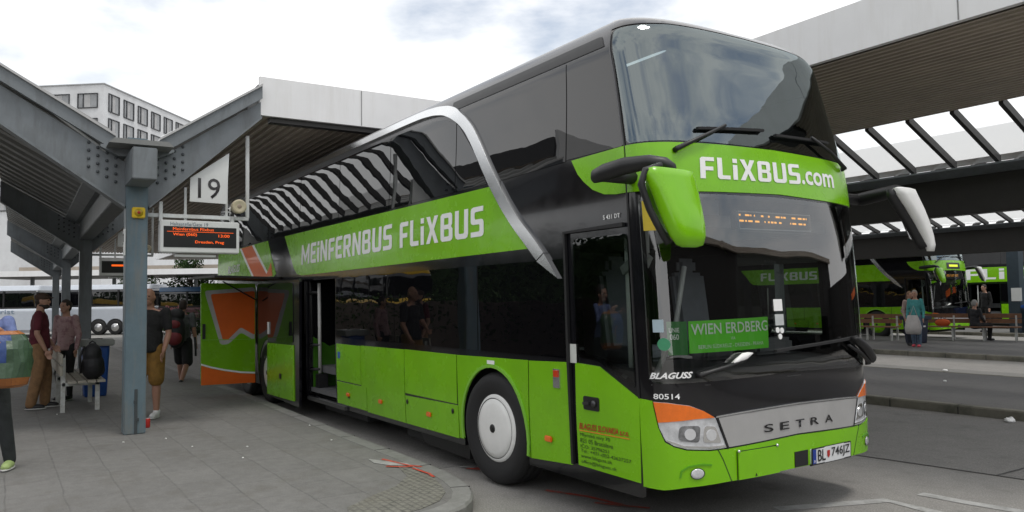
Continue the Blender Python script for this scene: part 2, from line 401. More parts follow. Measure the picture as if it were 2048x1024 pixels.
# --- shell (one painted body with openings)
sh = empty('body', (0, 0, 0)); bpy.data.objects.remove(sh)
DOORHOLE = rnd([(-.60, 1.28), (-.37, 1.26), (.035, 1.08), (.035, 2.17), (-.62, 2.17)], .05)
REARHOLE = rect(-7.2, .34, -5.98, 2.04)
TRUNKHOLE = rect(-11.2, .75, -9.95, 2.0)
side_outer = [(UR, .28)]+[p for c in (TAG_U, RW_U, FW_U) for p in reversed(arch(c, .56 if c == FW_U else .55))]+[(.06, .28), (.06, 3.6), (UR, 3.6)]
shell = skin('body', side_outer, BLACK, bus, 0, .05, holes=[DOORHOLE, REARHOLE, rect(-12.0, 1.15, -9.95, 2.0)])
WSH = rnd([(.20, 1.13), (UF, 1.155), (2*UF-.20, 1.13), (2*UF-.20, 2.44), (UF, 2.47), (.20, 2.44)], .07)
UWH = rnd([(.20, 2.93), (UF, 2.985), (2*UF-.20, 2.93), (2*UF-.20, 3.68), (2*UF-.6, 3.735), (UF, 3.76), (.6, 3.735), (.20, 3.68)], .10)
skin('front_body', [(.06, .36), (.5, .40), (UF, .41), (2*UF-.5, .40), (2*UF-.06, .36), (2*UF-.06, 4.1), (.06, 4.1)], BLACK, bus, 0, .03, holes=[WSH, UWH])
DRVH = rect(2*UF+.15, 1.35, 2*UF+1.15, 2.15)
skin('far_side_body', MIR([(UR, .28), (FW_U-.56, .28)]+arch(FW_U)[::-1]+[(.06, .28), (.06, 3.6), (UR, 3.6)]), BLACK, bus, 0, .03, holes=[DRVH])
skin('driver_window', rect(2*UF+.14, 1.34, 2*UF+1.16, 2.16), DOORG, bus, .004, .004)
skin('far_side_panel', MIR([(UR, .33), (FW_U-.62, .33), (FW_U-.62, 1.16), (UR, 1.16)]), GREEN, bus)
skin('far_side_band', MIR([(-8.3, 2.8), (-7.4, 2.13), (-1.28, 2.16), (-1.86, 2.79)]), GREEN, bus)
skin('far_side_window', MIR([(UR+.2, 2.83), (-.1, 2.85), (-.1, 3.64), (UR+.2, 3.64)]), SIDEG, bus)
# roof in one sheet, both sides
rb = MB(); us = [UR, -10, -7, -4, -2.5, -1.5, -1.1, -.8, -.55, -.3, -.1]+[i*.06 for i in range(0, int(UF/.06)+1)]+[UF]
us = us+[2*UF-u for u in reversed(us[:-1])]
vvs = [3.6+i*.05 for i in range(11)]+[4.25, 4.5, 4.75, 4.97]
gv = [P(u, v) for v in vvs for u in us]; nu = len(us)
keep = lambda i, j: not (.05 < us[i] < 2*UF-.07 and vvs[j] < 4.09)
rb.add(gv, [(j*nu+i, j*nu+i+1, (j+1)*nu+i+1, (j+1)*nu+i) for j in range(len(vvs)-1) for i in range(nu-1) if keep(i, j)], True)
roof = rb.build('roof', ROOFP, bus)
skin('roof_front_edge', [(.06, 3.79), (.6, 3.828), (UF, 3.845), (2*UF-.6, 3.828), (2*UF-.06, 3.79), (2*UF-.06, 4.12), (.06, 4.12)], mat('dark_violet_grey_paint', (.03, .028, .03), .22, coat=.5), bus, .005, .005)
skin('corner_post', [(.048, 2.86), (.066, 2.86), (.066, 3.79), (.048, 3.79)], ROOFP, bus, .008, .008)
rc = MB(); vl = [.28, .9, 1.6, 2.3, 2.8, 3.2, 3.6, 3.75, 3.9, 4.1]
rv = [P(UR, v) for v in vl]+[P(2*UF-UR, v) for v in vl]; n_ = len(vl)
rc.add(rv, [(i, i+n_, i+n_+1, i+1) for i in range(n_-1)]); rc.build('rear_wall', BLACK, bus)
MB().bar((-1.8, -.55, 4.03), (-5.2, -.72, 4.03), .05, .035).bar((-1.8, .55, 4.03), (-5.2, .72, 4.03), .05, .035).build('roof_rail', SATIN, bus)
MB().box((-1.05, -.62, 4.0), (.10, .16, .05)).build('marker_lamp', WHITE, bus, .01)
ub = MB(); ub.box((-6.9, 0, .32), (12.4, 2.1, .12)); ub.box((-3.7, -1.06, .25), (1.7, .2, .2)); ub.box((-6.5, -1.05, .24), (1.6, .2, .16)); ub.build('underbody', RUBBER, bus, .02)
skin('skirt', [(-3.4, .16), (-2.45, .14), (-2.45, .33), (-3.6, .33)], SATIN, bus, -.04, .04)
# --- inside
mat('grey_plastic', (.36, .36, .36), .5)
ib = MB()
ib.box((-6.9, 0, 2.33), (12.6, 2.36, .10)); ib.box((-6.9, 0, .72), (12.6, 2.2, .10)); ib.box((-3.4, .35, 1.5), (.06, 1.6, 1.5)); ib.box((-.62, 0, 2.6), (.5, 2.3, .04))
ib.build('decks', INNER, bus)
ib = MB(); ib.prism([(-.35, .80), (-.32, 1.10), (-.55, 1.17), (-.95, 1.20), (-1.0, .80)], lambda a, b, d: Vector((a, d, b)), -1.15, 1.15)
dash = ib.build('dashboard', mat('dashboard_plastic', (.07, .07, .075), .6), bus, .02)
MB().box((-.80, -.15, 1.27), (.22, .34, .15)).box((-.84, .62, 1.27), (.2, .5, .14)).build('instrument_binnacle', INNER, dash, .03)
st = MB(); st.add(*(lambda n, m, r, q: ([(r*math.cos(2*PI*i/n)+q*math.cos(2*PI*j/m)*math.cos(2*PI*i/n), (r+q*math.cos(2*PI*j/m))*math.sin(2*PI*i/n), q*math.sin(2*PI*j/m)) for i in range(n) for j in range(m)], [(i*m+j, ((i+1) % n)*m+j, ((i+1) % n)*m+(j+1) % m, i*m+(j+1) % m) for i in range(n) for j in range(m)]))(24, 6, .22, .018), True)
st.box((0, 0, -.02), (.42, .05, .02)); st.box((0, 0, -.12), (.06, .06, .2))
wheel_o = st.build('steering_wheel', SATIN, bus); wheel_o.location = (-1.05, .62, 1.32); wheel_o.rotation_euler = (0, R(-35), 0)
def make_seat(x, y, z, rz=0, big=False):
    b = MB(); b.box((0, 0, .42), (.46, .44, .14)); b.box((-.20, 0, .80), (.12, .44, .72), Matrix.Rotation(R(-8), 3, 'Y')); b.box((-.25, 0, 1.22), (.09, .26, .16)); b.box((0, 0, .2), (.2, .3, .3))
    o = b.build('seat', SEATM, bus, .04); o.location = (x, y, z); return o
make_seat(-1.55, .62, .80); make_seat(-1.5, -.35, .80)
for y in (-.85, -.36, .36, .85): make_seat(-1.75, y, 2.38)
vb = MB(); vb.box((-.63, -1.1, 2.05), (.26, .05, .09), Matrix.Rotation(R(35), 3, 'Y')); vb.box((-.56, -1.1, 2.14), (.05, .05, .18)); vb.box((-.74, -1.1, 1.96), (.14, .05, .07), Matrix.Rotation(R(-30), 3, 'Y')); vb.build('visor_bracket', MATS['grey_plastic'], bus)
MB().tube([(-.75, -1.08, .85), (-.78, -1.08, 2.2)], .022).build('door_handrail', WHITE, bus)
MB().tube([(-.5, -1.1, 1.1), (-.46, -.9, 1.5), (-.5, -.75, 1.95)], .02).build('grab_rail', mat('grey_plastic', (.3, .3, .3), .5), bus)
# --- windows
upane = [
    [(-.745, 2.845), (-.745, 3.655), (-2.50, 3.655), (-2.27, 3.42), (-2.0, 3.10), (-1.80, 2.82)],
    [(-1.99, 2.825), (-2.24, 3.17), (-2.55, 3.49), (-2.605, 3.53), (-2.605, 2.82)],
]
skin('upper_side_window', rect(-.73, 2.855, .045, 3.655), SIDEG, bus)
for q in upane: skin('upper_side_window', q, SIDEG, bus)
skin('upper_side_window', [(-2.62, 2.82), (-2.62, 3.54), (-2.85, 3.62), (-3.2, 3.655), (-4.22, 3.67), (-4.22, 2.82)], SIDEG, bus)
for a in (-4.235, -5.90, -7.57, -9.24, -10.9): skin('upper_side_window', rect(a-1.65, 2.81, a, 3.665), SIDEG, bus)
skin('window_slot', [(-2.72, 3.672), (-.04, 3.672), (-.06, 3.70), (-.10, 3.755), (-.16, 3.765), (-2.75, 3.765)], SATIN, bus, .005, .005)
for a, b in ((-2.15, -.76), (-4.05, -2.165), (-5.93, -4.065)): skin('lower_side_window', rect(a, 1.235, b, 2.045), SIDEG, bus)
skin('lower_side_window', rect(-9.9, 1.235, -7.25, 2.03), SIDEG, bus)
wsg = skin('lower_windscreen', rnd([(.175, 1.105), (UF, 1.13), (2*UF-.175, 1.105), (2*UF-.175, 2.465), (UF, 2.49), (.175, 2.465)], .08), WIND, bus, .006, .006)
skin('upper_windscreen', rnd([(.098, 2.862), (UF, 2.885), (2*UF-.098, 2.862), (2*UF-.098, 3.77), (2*UF-.6, 3.815), (UF, 3.83), (.6, 3.815), (.098, 3.77)], .05), UPWIND, bus, .006, .006)
# --- green livery
skin('side_band', [(-8.296, 2.795), (-7.95, 2.46), (-7.78, 2.26), (-7.62, 2.16), (-7.388, 2.128), (-3.9, 2.145), (-1.30, 2.16), (-1.5, 2.387), (-1.9, 2.79), (-3.92, 2.79)], GREEN, bus)
rg = skin('rear_band', [(UR+.03, 2.755), (-9.253, 2.79), (-8.73, 2.196), (-8.93, 2.13), (UR+.03, 2.2)], GREEN, bus)
skin('orange_stripe', [(-10.98, 2.765), (-10.24, 2.775), (-9.165, 2.165), (-10.0, 2.165)], ORANGE, rg, .010, .004)
skin('white_stripe', [(-10.24, 2.775), (-10.11, 2.777), (-9.05, 2.165), (-9.165, 2.165)], LETTER, rg, .011, .004)
skin('white_stripe', [(-11.11, 2.765), (-10.98, 2.765), (-10.0, 2.165), (-10.13, 2.165)], LETTER, rg, .011, .004)
skin('orange_chevron', [(-9.3, 2.165), (-8.99, 2.40), (-8.90, 2.17)], ORANGE, rg, .0125, .004)
skin('side_panel', [(-.645, .40), (.07, .388), (.092, .99), (-.35, 1.195), (-.645, 1.207)], GREEN, bus, .010, .02).name = 'front_door_panel'
fdp = bpy.data.objects['front_door_panel']
skin('side_panel', [(-1.312, .345), (-.725, .385), (-.725, 1.205), (-1.302, 1.185)], GREEN, bus)
al = arch(FW_U, .575, .615, .485, .345)
skin('wheel_arch_panel', [(-1.328, .345)]+[p for p in al if p[0] < -1.33]+[(-2.558, .345), (-2.575, 1.168), (-1.318, 1.187)], GREEN, bus)
skin_strip('arch_lip', arc_pts(FW_U, .485, .575, .615, -12, 192, 20), .03, mat('light_green_edge', (.22, .52, .05), .3, var=.05), bus, .008, .012)
for name, q in (('upper', rect(-3.788, .675, -2.592, 1.168)), ('lower', [(-3.788, .335), (-2.577, .335), (-2.577, .663), (-3.788, .648)]), ('full', [(-4.9, .335), (-3.805, .335), (-3.805, 1.165), (-5.065, 1.155), (-5.065, .64), (-4.9, .64)]), ('upper', rect(-5.93, .655, -5.082, 1.148)), ('lower', rect(-5.93, .345, -4.917, .64))):
    skin('luggage_flap', q, GREEN, bus)
skin('side_panel', rect(UR+.05, .33, -11.35, 1.12), GREEN, bus)
skin('rear_window_panel', rect(UR+.05, 1.16, -12.05, 2.13), BLACK, bus)
skin('front_band', [(.085, 2.495), (.55, 2.487), (UF, 2.515), (2*UF-.55, 2.487), (2*UF-.085, 2.495), (2*UF-.085, 2.85), (2*UF-.5, 2.853), (UF, 2.872), (.5, 2.853), (.085, 2.85)], GREEN, bus, .012, .014)
tail = [(-.65, 2.838), (-.56, 2.715), (-.47, 2.64), (-.35, 2.565), (-.2, 2.513), (-.05, 2.497), (.068, 2.496), (.068, 2.851)]
skin('band_end', tail, GREEN, bus, .012, .014)
skin('band_end', MIR(tail), GREEN, bus, .012, .014)
# chrome swoosh
co_ = [(UR+.1, 3.80), (-6.0, 3.81), (-4.3, 3.82), (-3.75, 3.82), (-3.40, 3.81), (-3.08, 3.78), (-2.80, 3.735), (-2.60, 3.68), (-2.42, 3.58), (-2.27, 3.455), (-2.12, 3.275), (-1.953, 3.052), (-1.80, 2.865), (-1.60, 2.635), (-1.40, 2.435), (-1.20, 2.27), (-1.03, 2.11)]
ci_ = [(UR+.1, 3.70), (-6.0, 3.70), (-4.3, 3.70), (-3.75, 3.70), (-3.40, 3.695), (-3.12, 3.675), (-2.90, 3.64), (-2.73, 3.585), (-2.58, 3.50), (-2.44, 3.39), (-2.29, 3.215), (-2.11, 2.98), (-1.96, 2.79), (-1.75, 2.56), (-1.55, 2.365), (-1.341, 2.185), (-1.16, 2.03)]
cm = MB(); prof_ = ((0, -.004), (.005, .027), (.06, .030), (.5, .032), (.94, .030), (.995, .027), (1, -.004)); ring = []
for i in range(len(co_)-1):
    for k in range(4 if i > 2 else 1):
        t = k/(4 if i > 2 else 1); a = Vector(co_[i]).lerp(Vector(co_[i+1]), t); c = Vector(ci_[i]).lerp(Vector(ci_[i+1]), t); ring.append((a, a.lerp(c, .78)))
ring.append((Vector(co_[-1]), Vector(co_[-1]).lerp(Vector(ci_[-1]), .78))); ring2 = [ring[0]]
for i in range(1, len(ring)-1): ring2.append(tuple((ring[i-1][k]+ring[i][k]*2+ring[i+1][k])/4 for k in (0, 1)))
ring2.append(ring[-1]); m_ = len(prof_)
for pr_ in (((.012, .0305), (.5, .0315), (.988, .0305)), ((0, -.004), (.002, .026), (.0115, .0300)), ((.9885, .0300), (.998, .026), (1, -.004))):
    n3 = len(pr_); cm.add([on(*(a.lerp(c, q)), o_) for a, c in ring2 for q, o_ in pr_], [(i*n3+k, i*n3+k+1, (i+1)*n3+k+1, (i+1)*n3+k) for i in range(len(ring2)-1) for k in range(n3-1)], True)
cm.build('chrome_arch', CHROME, bus)
skin('chrome_tip', [(-1.127, 2.040), (-1.022, 2.103), (-.83, 1.885)], CHROME, bus, .030, .034)
# --- front door details
skin('door_window', rnd([(-.625, 1.255), (-.36, 1.235), (.05, 1.05), (.05, 2.195), (-.645, 2.195)], .05), DOORG, bus, .006, .006)
skin_strip('door_frame', [(-.70, .40), (-.715, 1.2), (-.735, 2.255), (.03, 2.262)], .03, SATIN, bus, .012, .02)
skin_strip('door_seam', [(.078, .375), (.085, .99), (.07, 1.4), (.068, 2.0), (.076, 2.5), (.072, 2.85), (.072, 3.2), (.085, 3.6)], .018, SATIN, bus, .004, .004)
hp = skin('door_handle', rnd(rect(-.545, .85, -.355, .955), .02), SATIN, fdp, .016, .012)
b_ = MB(); b_.bar(on(-.52, .90, .02), on(-.44, .91, .026), .05, .02); b_.ell(on(-.41, .905, .022), (.028, .02, .028)); b_.build('lock', mat('dark_metal', (.08, .08, .085), .35, metal=.8), hp)
# --- front: bumper, lamps, grille
HL = [(.20, .98), (.30, .975), (.452, .952), (.56, .91), (.66, .852), (.745, .637), (.60, .635), (.42, .65), (.33, .675), (.275, .71), (.235, .80)]
bump = [(.095, .372), (.095, .995), (.192, .985), (.228, .80), (.268, .70), (.33, .665), (.42, .64), (.60, .625), (.755, .627), (UF, .647)]
botm = [(UF, .405), (.72, .398), (.4, .385), (.25, .365)]
skin('front_bumper', bump+[(2*UF-p[0], p[1]) for p in reversed(bump[:-1])]+[(2*UF-p[0], p[1]) for p in reversed(botm[1:])]+botm, GREEN, bus, .014, .03)
bumper = [o for o in bus.children if o.name == 'front_bumper'][0]
for mir in (0, 1):
    f = MIR if mir else (lambda p: p)
    hl = skin('headlight', f(HL), LENS, bus, .006, .02); hl['label'] = 'clear headlight with orange turn signal above it'
    skin('turn_signal', f([(.202, .978), (.30, .973), (.45, .950), (.56, .909), (.648, .858), (.50, .857), (.23, .836)]), AMBER, hl, .013, .012)
    q = 2*UF if mir else 0; s_ = -1 if mir else 1
    skin('lamp_bowl', f(rnd([(.545, .690), (.70, .675), (.655, .795), (.56, .805)], .025)), REFL, hl, .009, .003)
    skin('lamp_bowl', f(rnd([(.36, .712), (.515, .690), (.53, .808), (.375, .812)], .03)), mat('smoked_reflector', (.35, .36, .38), .15, metal=.9, var=.5, scale=18), hl, .009, .003)
    skin('lamp_projector', f([(p[0]*.8, p[1]) for p in arc_pts(.56, .752, .052, .040, 0, 345, 18)]), mat('lamp_glass', (.75, .76, .78), .05, metal=.4, coat=1.), hl, .012, .003)
    skin('lamp_projector', f([(p[0], p[1]) for p in arc_pts(.615, .738, .042, .040, 0, 345, 18)]), MATS['lamp_glass'], hl, .012, .003)
    skin_strip('lamp_step', f([(.28, .712), (.40, .668), (.60, .652), (.73, .652)]), .012, REFL, hl, .008, .006)
    q = 2*UF if mir else 0; s_ = -1 if mir else 1
    skin_strip('lamp_rim', f([(.755, .632), (.67, .856)]), .014, SATIN, hl, .010, .006)
    # fog lamp in a scooped recess
    c = on(q+s_*.484, .478, .018); n = PN(q+s_*.484, .478); x = Vector((0, 0, 1)).cross(n).normalized()*s_; y = Vector((0, 0, 1)); b = MB()
    vs = [c+x*math.cos(2*PI*k/20)*.05*a+y*math.sin(2*PI*k/20)*.035*a+n*h for a, h in ((1, 0), (.85, .006), (.4, .002), (.02, .004)) for k in range(20)]
    b.add(vs, [(i*20+k, i*20+(k+1) % 20, (i+1)*20+(k+1) % 20, (i+1)*20+k) for i in range(3) for k in range(20)], True); fl = b.build('fog_lamp', LENS, bus)
    b = MB(); vs = [c+x*math.cos(2*PI*k/20)*.05*a+y*math.sin(2*PI*k/20)*.035*a+n*h for a, h in ((1.0, .001), (1.12, .003)) for k in range(20)]
    b.add(vs, [(k, (k+1) % 20, 20+(k+1) % 20, 20+k) for k in range(20)], True); b.build('lamp_rim', SATIN, fl)
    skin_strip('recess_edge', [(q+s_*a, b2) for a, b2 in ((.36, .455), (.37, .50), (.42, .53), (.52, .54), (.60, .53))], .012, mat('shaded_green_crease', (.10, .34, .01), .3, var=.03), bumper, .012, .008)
    skin_strip('bumper_seam', [(q+s_*.66, .632), (q+s_*.70, .56), (q+s_*.77, .40)], .006, DARKG, bumper, .0135, .003)
skin('silver_grille', [(.676, .853), (1.0, .868), (UF, .877), (2*UF-1.0, .868), (2*UF-.676, .853), (2*UF-.757, .640), (UF, .66), (.757, .640)], SILVER, bus, .012, .014)
gr = [o for o in bus.children if o.name == 'silver_grille'][0]
for i, ch in enumerate('SETRA'):
    a = 1.119+i*.184; skin_word('lettering', ch, ((a, .707), (a+.105, .707), (a, .765)), BLACK, gr, .018, bold=.012)
skin_strip('chrome_edge', [(.66, .862), (1.0, .879), (UF, .888), (2*UF-1.0, .879), (2*UF-.66, .862)], .012, CHROME, gr, .012, .006)
skin_strip('bonnet_seam', [(.19, 1.098), (.6, 1.09), (UF, 1.10), (2*UF-.6, 1.09), (2*UF-.19, 1.098)], .008, mat('dark_grey_seam', (.03, .03, .03), .5), bus, .002, .003)
skin('bumper_panel', rect(.83, .402, 1.262, .598), GREEN, bumper, .030, .02)
for p, q in (((.83, .40), (.83, .60)),): skin_strip('panel_gap', [p, q, (1.262, .60)], .008, SATIN, bumper, .016, .004)
b_ = MB(); b_.ell(on(.835, .605, .03), (.012, .012, .012)); b_.ell(on(1.24, .605, .03), (.012, .012, .012)); b_.build('panel_screw', CHROME, bumper)
skin('bumper_mark', [(.99, .412), (1.01, .412), (1.0, .432)], SATIN, bumper, .034, .003)
skin('air_inlet', rect(1.46, .41, 1.62, .525), SATIN, bumper, .020, .006)
skin('air_inlet', rect(1.645, .395, 2.19, .408), SATIN, bumper, .02, .006)
# number plate
pl = skin('number_plate', rnd(rect(1.655, .405, 2.185, .525), .012), mat('plate_white', (.70, .71, .72), .35, var=.02), bus, .030, .022)
skin_strip('plate_border', [(1.655, .405), (2.185, .405), (2.185, .525), (1.655, .525), (1.655, .405)], .008, SATIN, pl, .031, .003)
skin('country_strip', rect(1.662, .411, 1.705, .519), mat('plate_blue', (.01, .04, .28), .4), pl, .033, .002)
skin_word('lettering', 'BL', ((1.725, .424), (1.825, .424), (1.725, .512)), SATIN, pl, .034, bold=.01)
skin_word('lettering', '746JZ', ((1.905, .424), (2.165, .424), (1.905, .512)), SATIN, pl, .034, bold=.01)
skin('coat_of_arms', [(1.848, .495), (1.848, .455), (1.865, .438), (1.882, .455), (1.882, .495)], RED, pl, .034, .002)
skin_word('lettering', 'SK', ((1.672, .42), (1.697, .42), (1.672, .44)), LETTER, pl, .0345)
# --- writing on the body
b1 = bpy.data.objects['side_band']
block_word('lettering', 'MEiNFERNBUS', ((-7.385, 2.288), (-4.10, 2.328), (-7.382, 2.59)), LETTER, b1, .010)
block_word('lettering', 'FLiXBUS', ((-3.885, 2.327), (-2.02, 2.328), (-3.890, 2.62)), LETTER, b1, .010)
fb = bpy.data.objects['front_band']
block_word('lettering', 'FLiXBUS', ((.665, 2.588), (1.795, 2.615), (.672, 2.750)), LETTER, fb, .016)
skin_word('lettering', '.com', ((1.815, 2.617), (2.285, 2.617), (1.815, 2.732)), LETTER, fb, .016, bold=.02)
skin_word('lettering', 'BLAGUSS', ((.18, 1.140), (.482, 1.145), (.186, 1.185)), LETTER, bus, .012, bold=.035, shear=.3)
skin_word('lettering', '80514', ((.205, 1.000), (.385, 1.000), (.205, 1.038)), LETTER, bus, .012, bold=.012)
skin_word('lettering', 'S 431 DT', ((-.225, 2.318), (-.015, 2.318), (-.225, 2.352)), LETTER, bus, .010, bold=.01)
skin_word('lettering', 'BLAGUSS', ((-11.95, 2.31), (-11.03, 2.32), (-11.95, 2.46)), LETTER, rg, .014, bold=.02, shear=.25)
skin_word('lettering', 'BLAGUSS SLOVAKIA s.r.o.', ((-.610, .690), (-.03, .706), (-.610, .738)), RED, fdp, .014, bold=.02, shear=.25)
skin_strip('red_rule', [(-.61, .678), (-.025, .690)], .007, mat('orange_rule', (.75, .25, .02), .5), fdp, .011, .003)
for i, (tx, w_) in enumerate((('Mlynské nivy 70', .36), ('821 05 Bratislava', .39), ('IČO: 35796251', .34), ('Tel.: +421-(0)2-43637257', .585), ('www.blaguss.sk', .37), ('office@blaguss.sk', .42))):
    vv = .628-i*.042; skin_word('lettering', tx, ((-.605, vv), (-.605+w_, vv+.004), (-.605, vv+.034)), DARKG, fdp, .0135)
# --- side markers, small fittings
for u, v in ((-5.519, .493), (-4.473, .508), (-3.208, .503), (-1.032, .551)):
    b = MB(); b.bar(on(u-.05, v, .016), on(u+.05, v, .016), .02, .05); b.build('side_marker', AMBER, bus, .008)
for u, v in ((-3.736, .583), (-2.683, .595), (-5.5, .47)): MB().ell(on(u, v, .01), (.022, .01, .028)).build('flap_lock', SATIN, bus)
cl = skin('fuel_cap_plate', rect(-.94, .985, -.85, 1.14), CHROME, bus, .016, .01); skin('warning_lamp', rect(-.925, 1.075, -.865, 1.13), mat('red_lens', (.6, .05, .01), .2), cl, .026, .01)
skin('notice_sticker', rect(-.70, 1.205, -.62, 1.355), mat('white_sticker', (.62, .64, .60), .5), bus, .016, .003)
skin('tyre_sticker', rect(-1.99, 1.115, -1.86, 1.15), LETTER, bus, .012, .003)
skin('blue_sticker', rect(-5.87, .955, -5.79, 1.04), mat('blue_sticker', (.02, .10, .45), .5), bus, .010, .003)
skin('yellow_sticker', rect(.205, 2.20, .30, 2.42), mat('yellow_sticker', (.55, .42, .03), .5), bus, .014, .003)
skin('white_sticker', rect(.225, 1.47, .30, 1.56), mat('pale_blue_sticker', (.35, .45, .5), .5), bus, .013, .003)
skin('round_sticker', arc_pts(.295, 1.385, .045, .045, 0, 345, 22), mat('green_sticker', (.04, .25, .12), .5), bus, .013, .003)
skin('white_sticker', rect(1.32, 1.60, 1.42, 1.69), LETTER, bus, .013, .003); skin('white_sticker', rect(1.325, 1.49, 1.425, 1.575), mat('grey_sticker', (.5, .52, .52), .5), bus, .013, .003)
for a, c in ((1.345, 1.455), (1.395, 1.45), (1.37, 1.405)): skin('round_sticker', arc_pts(a, c, .022, .022, 0, 340, 16), LETTER, bus, .0135, .003)
# --- wheels
def make_wheel(x, y, hubm, steer=0, parent=None):
    w = MB(); w.lathe([(.30, .0), (.33, -.02), (.42, -.045), (.485, -.035), (.51, .0), (.52, .03), (.522, .06), (.512, .065), (.512, .08), (.522, .085), (.522, .14), (.512, .145), (.512, .16), (.522, .165), (.522, .23), (.50, .28), (.42, .30), (.3, .28)], (0, 0, 0), 'Y', 56)
    o = w.build('wheel', RUBBER, parent); o.location = (x, y, .522); o.rotation_euler = (0, 0, steer)
    h = MB(); h.lathe([(.0, -.05), (.06, -.05), (.14, -.048), (.22, -.042), (.268, -.03), (.272, -.024), (.277, -.03), (.31, -.012), (.318, .0), (.31, .03)], (0, 0, 0), 'Y', 56); h.build('hub_cap', hubm, o)
    c = MB(); c.lathe([(.0, -.062), (.028, -.062), (.036, -.058), (.04, -.05)], (0, 0, 0), 'Y', 20); c.build('hub_badge', SATIN, o)
    g = MB(); g.lathe([(.272, -.0265), (.277, -.0315), (.279, -.0300), (.272, -.0240)], (0, 0, 0), 'Y', 56); g.build('hub_groove', SATIN, o)
    return o
XW = X0+FW_U
make_wheel(XW, -1.235, WHITE, R(2.5), bus); make_wheel(X0+RW_U, -1.235, WHITE, 0, bus); make_wheel(X0+TAG_U, -1.235, WHITE, 0, bus)
for x in (XW, X0+RW_U, X0+TAG_U):
    o = MB().lathe([(.30, 0), (.5, .02), (.522, .06), (.522, .24), (.5, .28), (.3, .3)], (0, 0, 0), 'Y', 40).build('wheel', RUBBER, bus); o.location = (x, .95, .522)
for c in (FW_U, RW_U, TAG_U):
    b = MB(); q = arch(c, .6, .64); vs = [Vector((X0+p[0], y, p[1])) for y in (-1.20, -.6) for p in q]; n = len(q)
    b.add(vs, [(i, i+1, i+1+n, i+n) for i in range(n-1)]); b.add(vs[n:], [tuple(range(n))]); b.build('wheel_well', RUBBER, bus)
# --- mirrors
def loft(rings, close=True):
    b = MB(); n = len(rings[0]); vs = [v for r in rings for v in r]
    b.add(vs, [(i*n+k, i*n+(k+1) % n, (i+1)*n+(k+1) % n, (i+1)*n+k) for i in range(len(rings)-1) for k in range(n)], True)
    b.add(rings[0], [tuple(range(n-1, -1, -1))], True); b.add(rings[-1], [tuple(range(n))], True); return b
def mirror(s, podm):
    """s = -1: kerb side, 1: far side"""
    arm = []
    for (x, y, z, rw, rh) in ((-.60, 1.56, 2.595, .02, .03), (-.57, 1.565, 2.598, .045, .050), (-.45, 1.58, 2.605, .055, .062), (-.25, 1.56, 2.625, .055, .060), (-.08, 1.48, 2.635, .05, .048), (.0, 1.41, 2.62, .045, .04), (.03, 1.37, 2.595, .03, .025), (.035, 1.36, 2.58, .012, .015)):
        arm.append([Vector((x+rw*.6*math.cos(a)*.5, s*(y+rw*math.cos(a)), z+rh*math.sin(a))) for a in [2*PI*k/14 for k in range(14)]])
    m = loft(arm).build('mirror', SATIN, bus); m['label'] = 'black mirror arm with a drooping pod'
    MB().tube([(-.50, s*1.18, 2.60), (-.50, s*1.56, 2.60)], .05, 10).build('mirror_mount', SATIN, m)
    pod = []
    shape = ((2.575, 1.58, 1.26, .02, .03), (2.565, 1.62, 1.205, .07, .0), (2.52, 1.63, 1.19, .085, .0), (2.42, 1.59, 1.19, .095, .02), (2.30, 1.56, 1.195, .10, .05), (2.20, 1.535, 1.20, .095, .075), (2.12, 1.505, 1.21, .08, .095), (2.06, 1.46, 1.235, .055, .105), (2.045, 1.42, 1.29, .03, .11)) if s < 0 else ((2.635, 1.50, 1.30, .02, .02), (2.62, 1.53, 1.24, .06, .02), (2.57, 1.57, 1.28, .06, .02), (2.46, 1.63, 1.40, .065, .03), (2.34, 1.685, 1.51, .065, .04), (2.22, 1.725, 1.59, .06, .05), (2.14, 1.735, 1.64, .05, .06), (2.085, 1.72, 1.64, .03, .07))
    for (z, yo, yi, d, xo) in shape:
        cy, hw = (yo+yi)/2, (yo-yi)/2; pod.append([Vector((.02+xo+d*.9*math.sin(a)*(1. if math.sin(a) > 0 else .55), s*(cy+hw*(abs(math.cos(a))**.42)*(1 if math.cos(a) > 0 else -1)), z)) for a in [2*PI*k/18 for k in range(18)]])
    p = loft(pod).build('mirror_pod', podm, m)
    g = MB(); g.prism(rnd([(1.23, 2.16), (1.46, 2.16), (1.56, 2.5), (1.23, 2.5)] if s < 0 else [(1.63, 2.2), (1.69, 2.2), (1.60, 2.45), (1.46, 2.45)], .03), lambda a, b, d: Vector((d, s*a, b)), -.065, -.055); g.build('mirror_glass', CHROME, m)
    e = MB(); e.tube([(.04, s*1.50, 2.59), (.02, s*1.625, 2.55), (.0, s*1.645, 2.46), (.02, s*1.595, 2.30), (.05, s*1.56, 2.2), (.08, s*1.49, 2.07)] if s < 0 else [(.0, 1.26, 2.62), (.0, 1.27, 2.56), (.0, 1.385, 2.45), (.01, 1.495, 2.34), (.03, 1.575, 2.22), (.05, 1.635, 2.12)], .024 if s < 0 else .042, 8); e.build('pod_edge', SATIN, m)
mirror(-1, GREEN); mirror(1, WHITE)
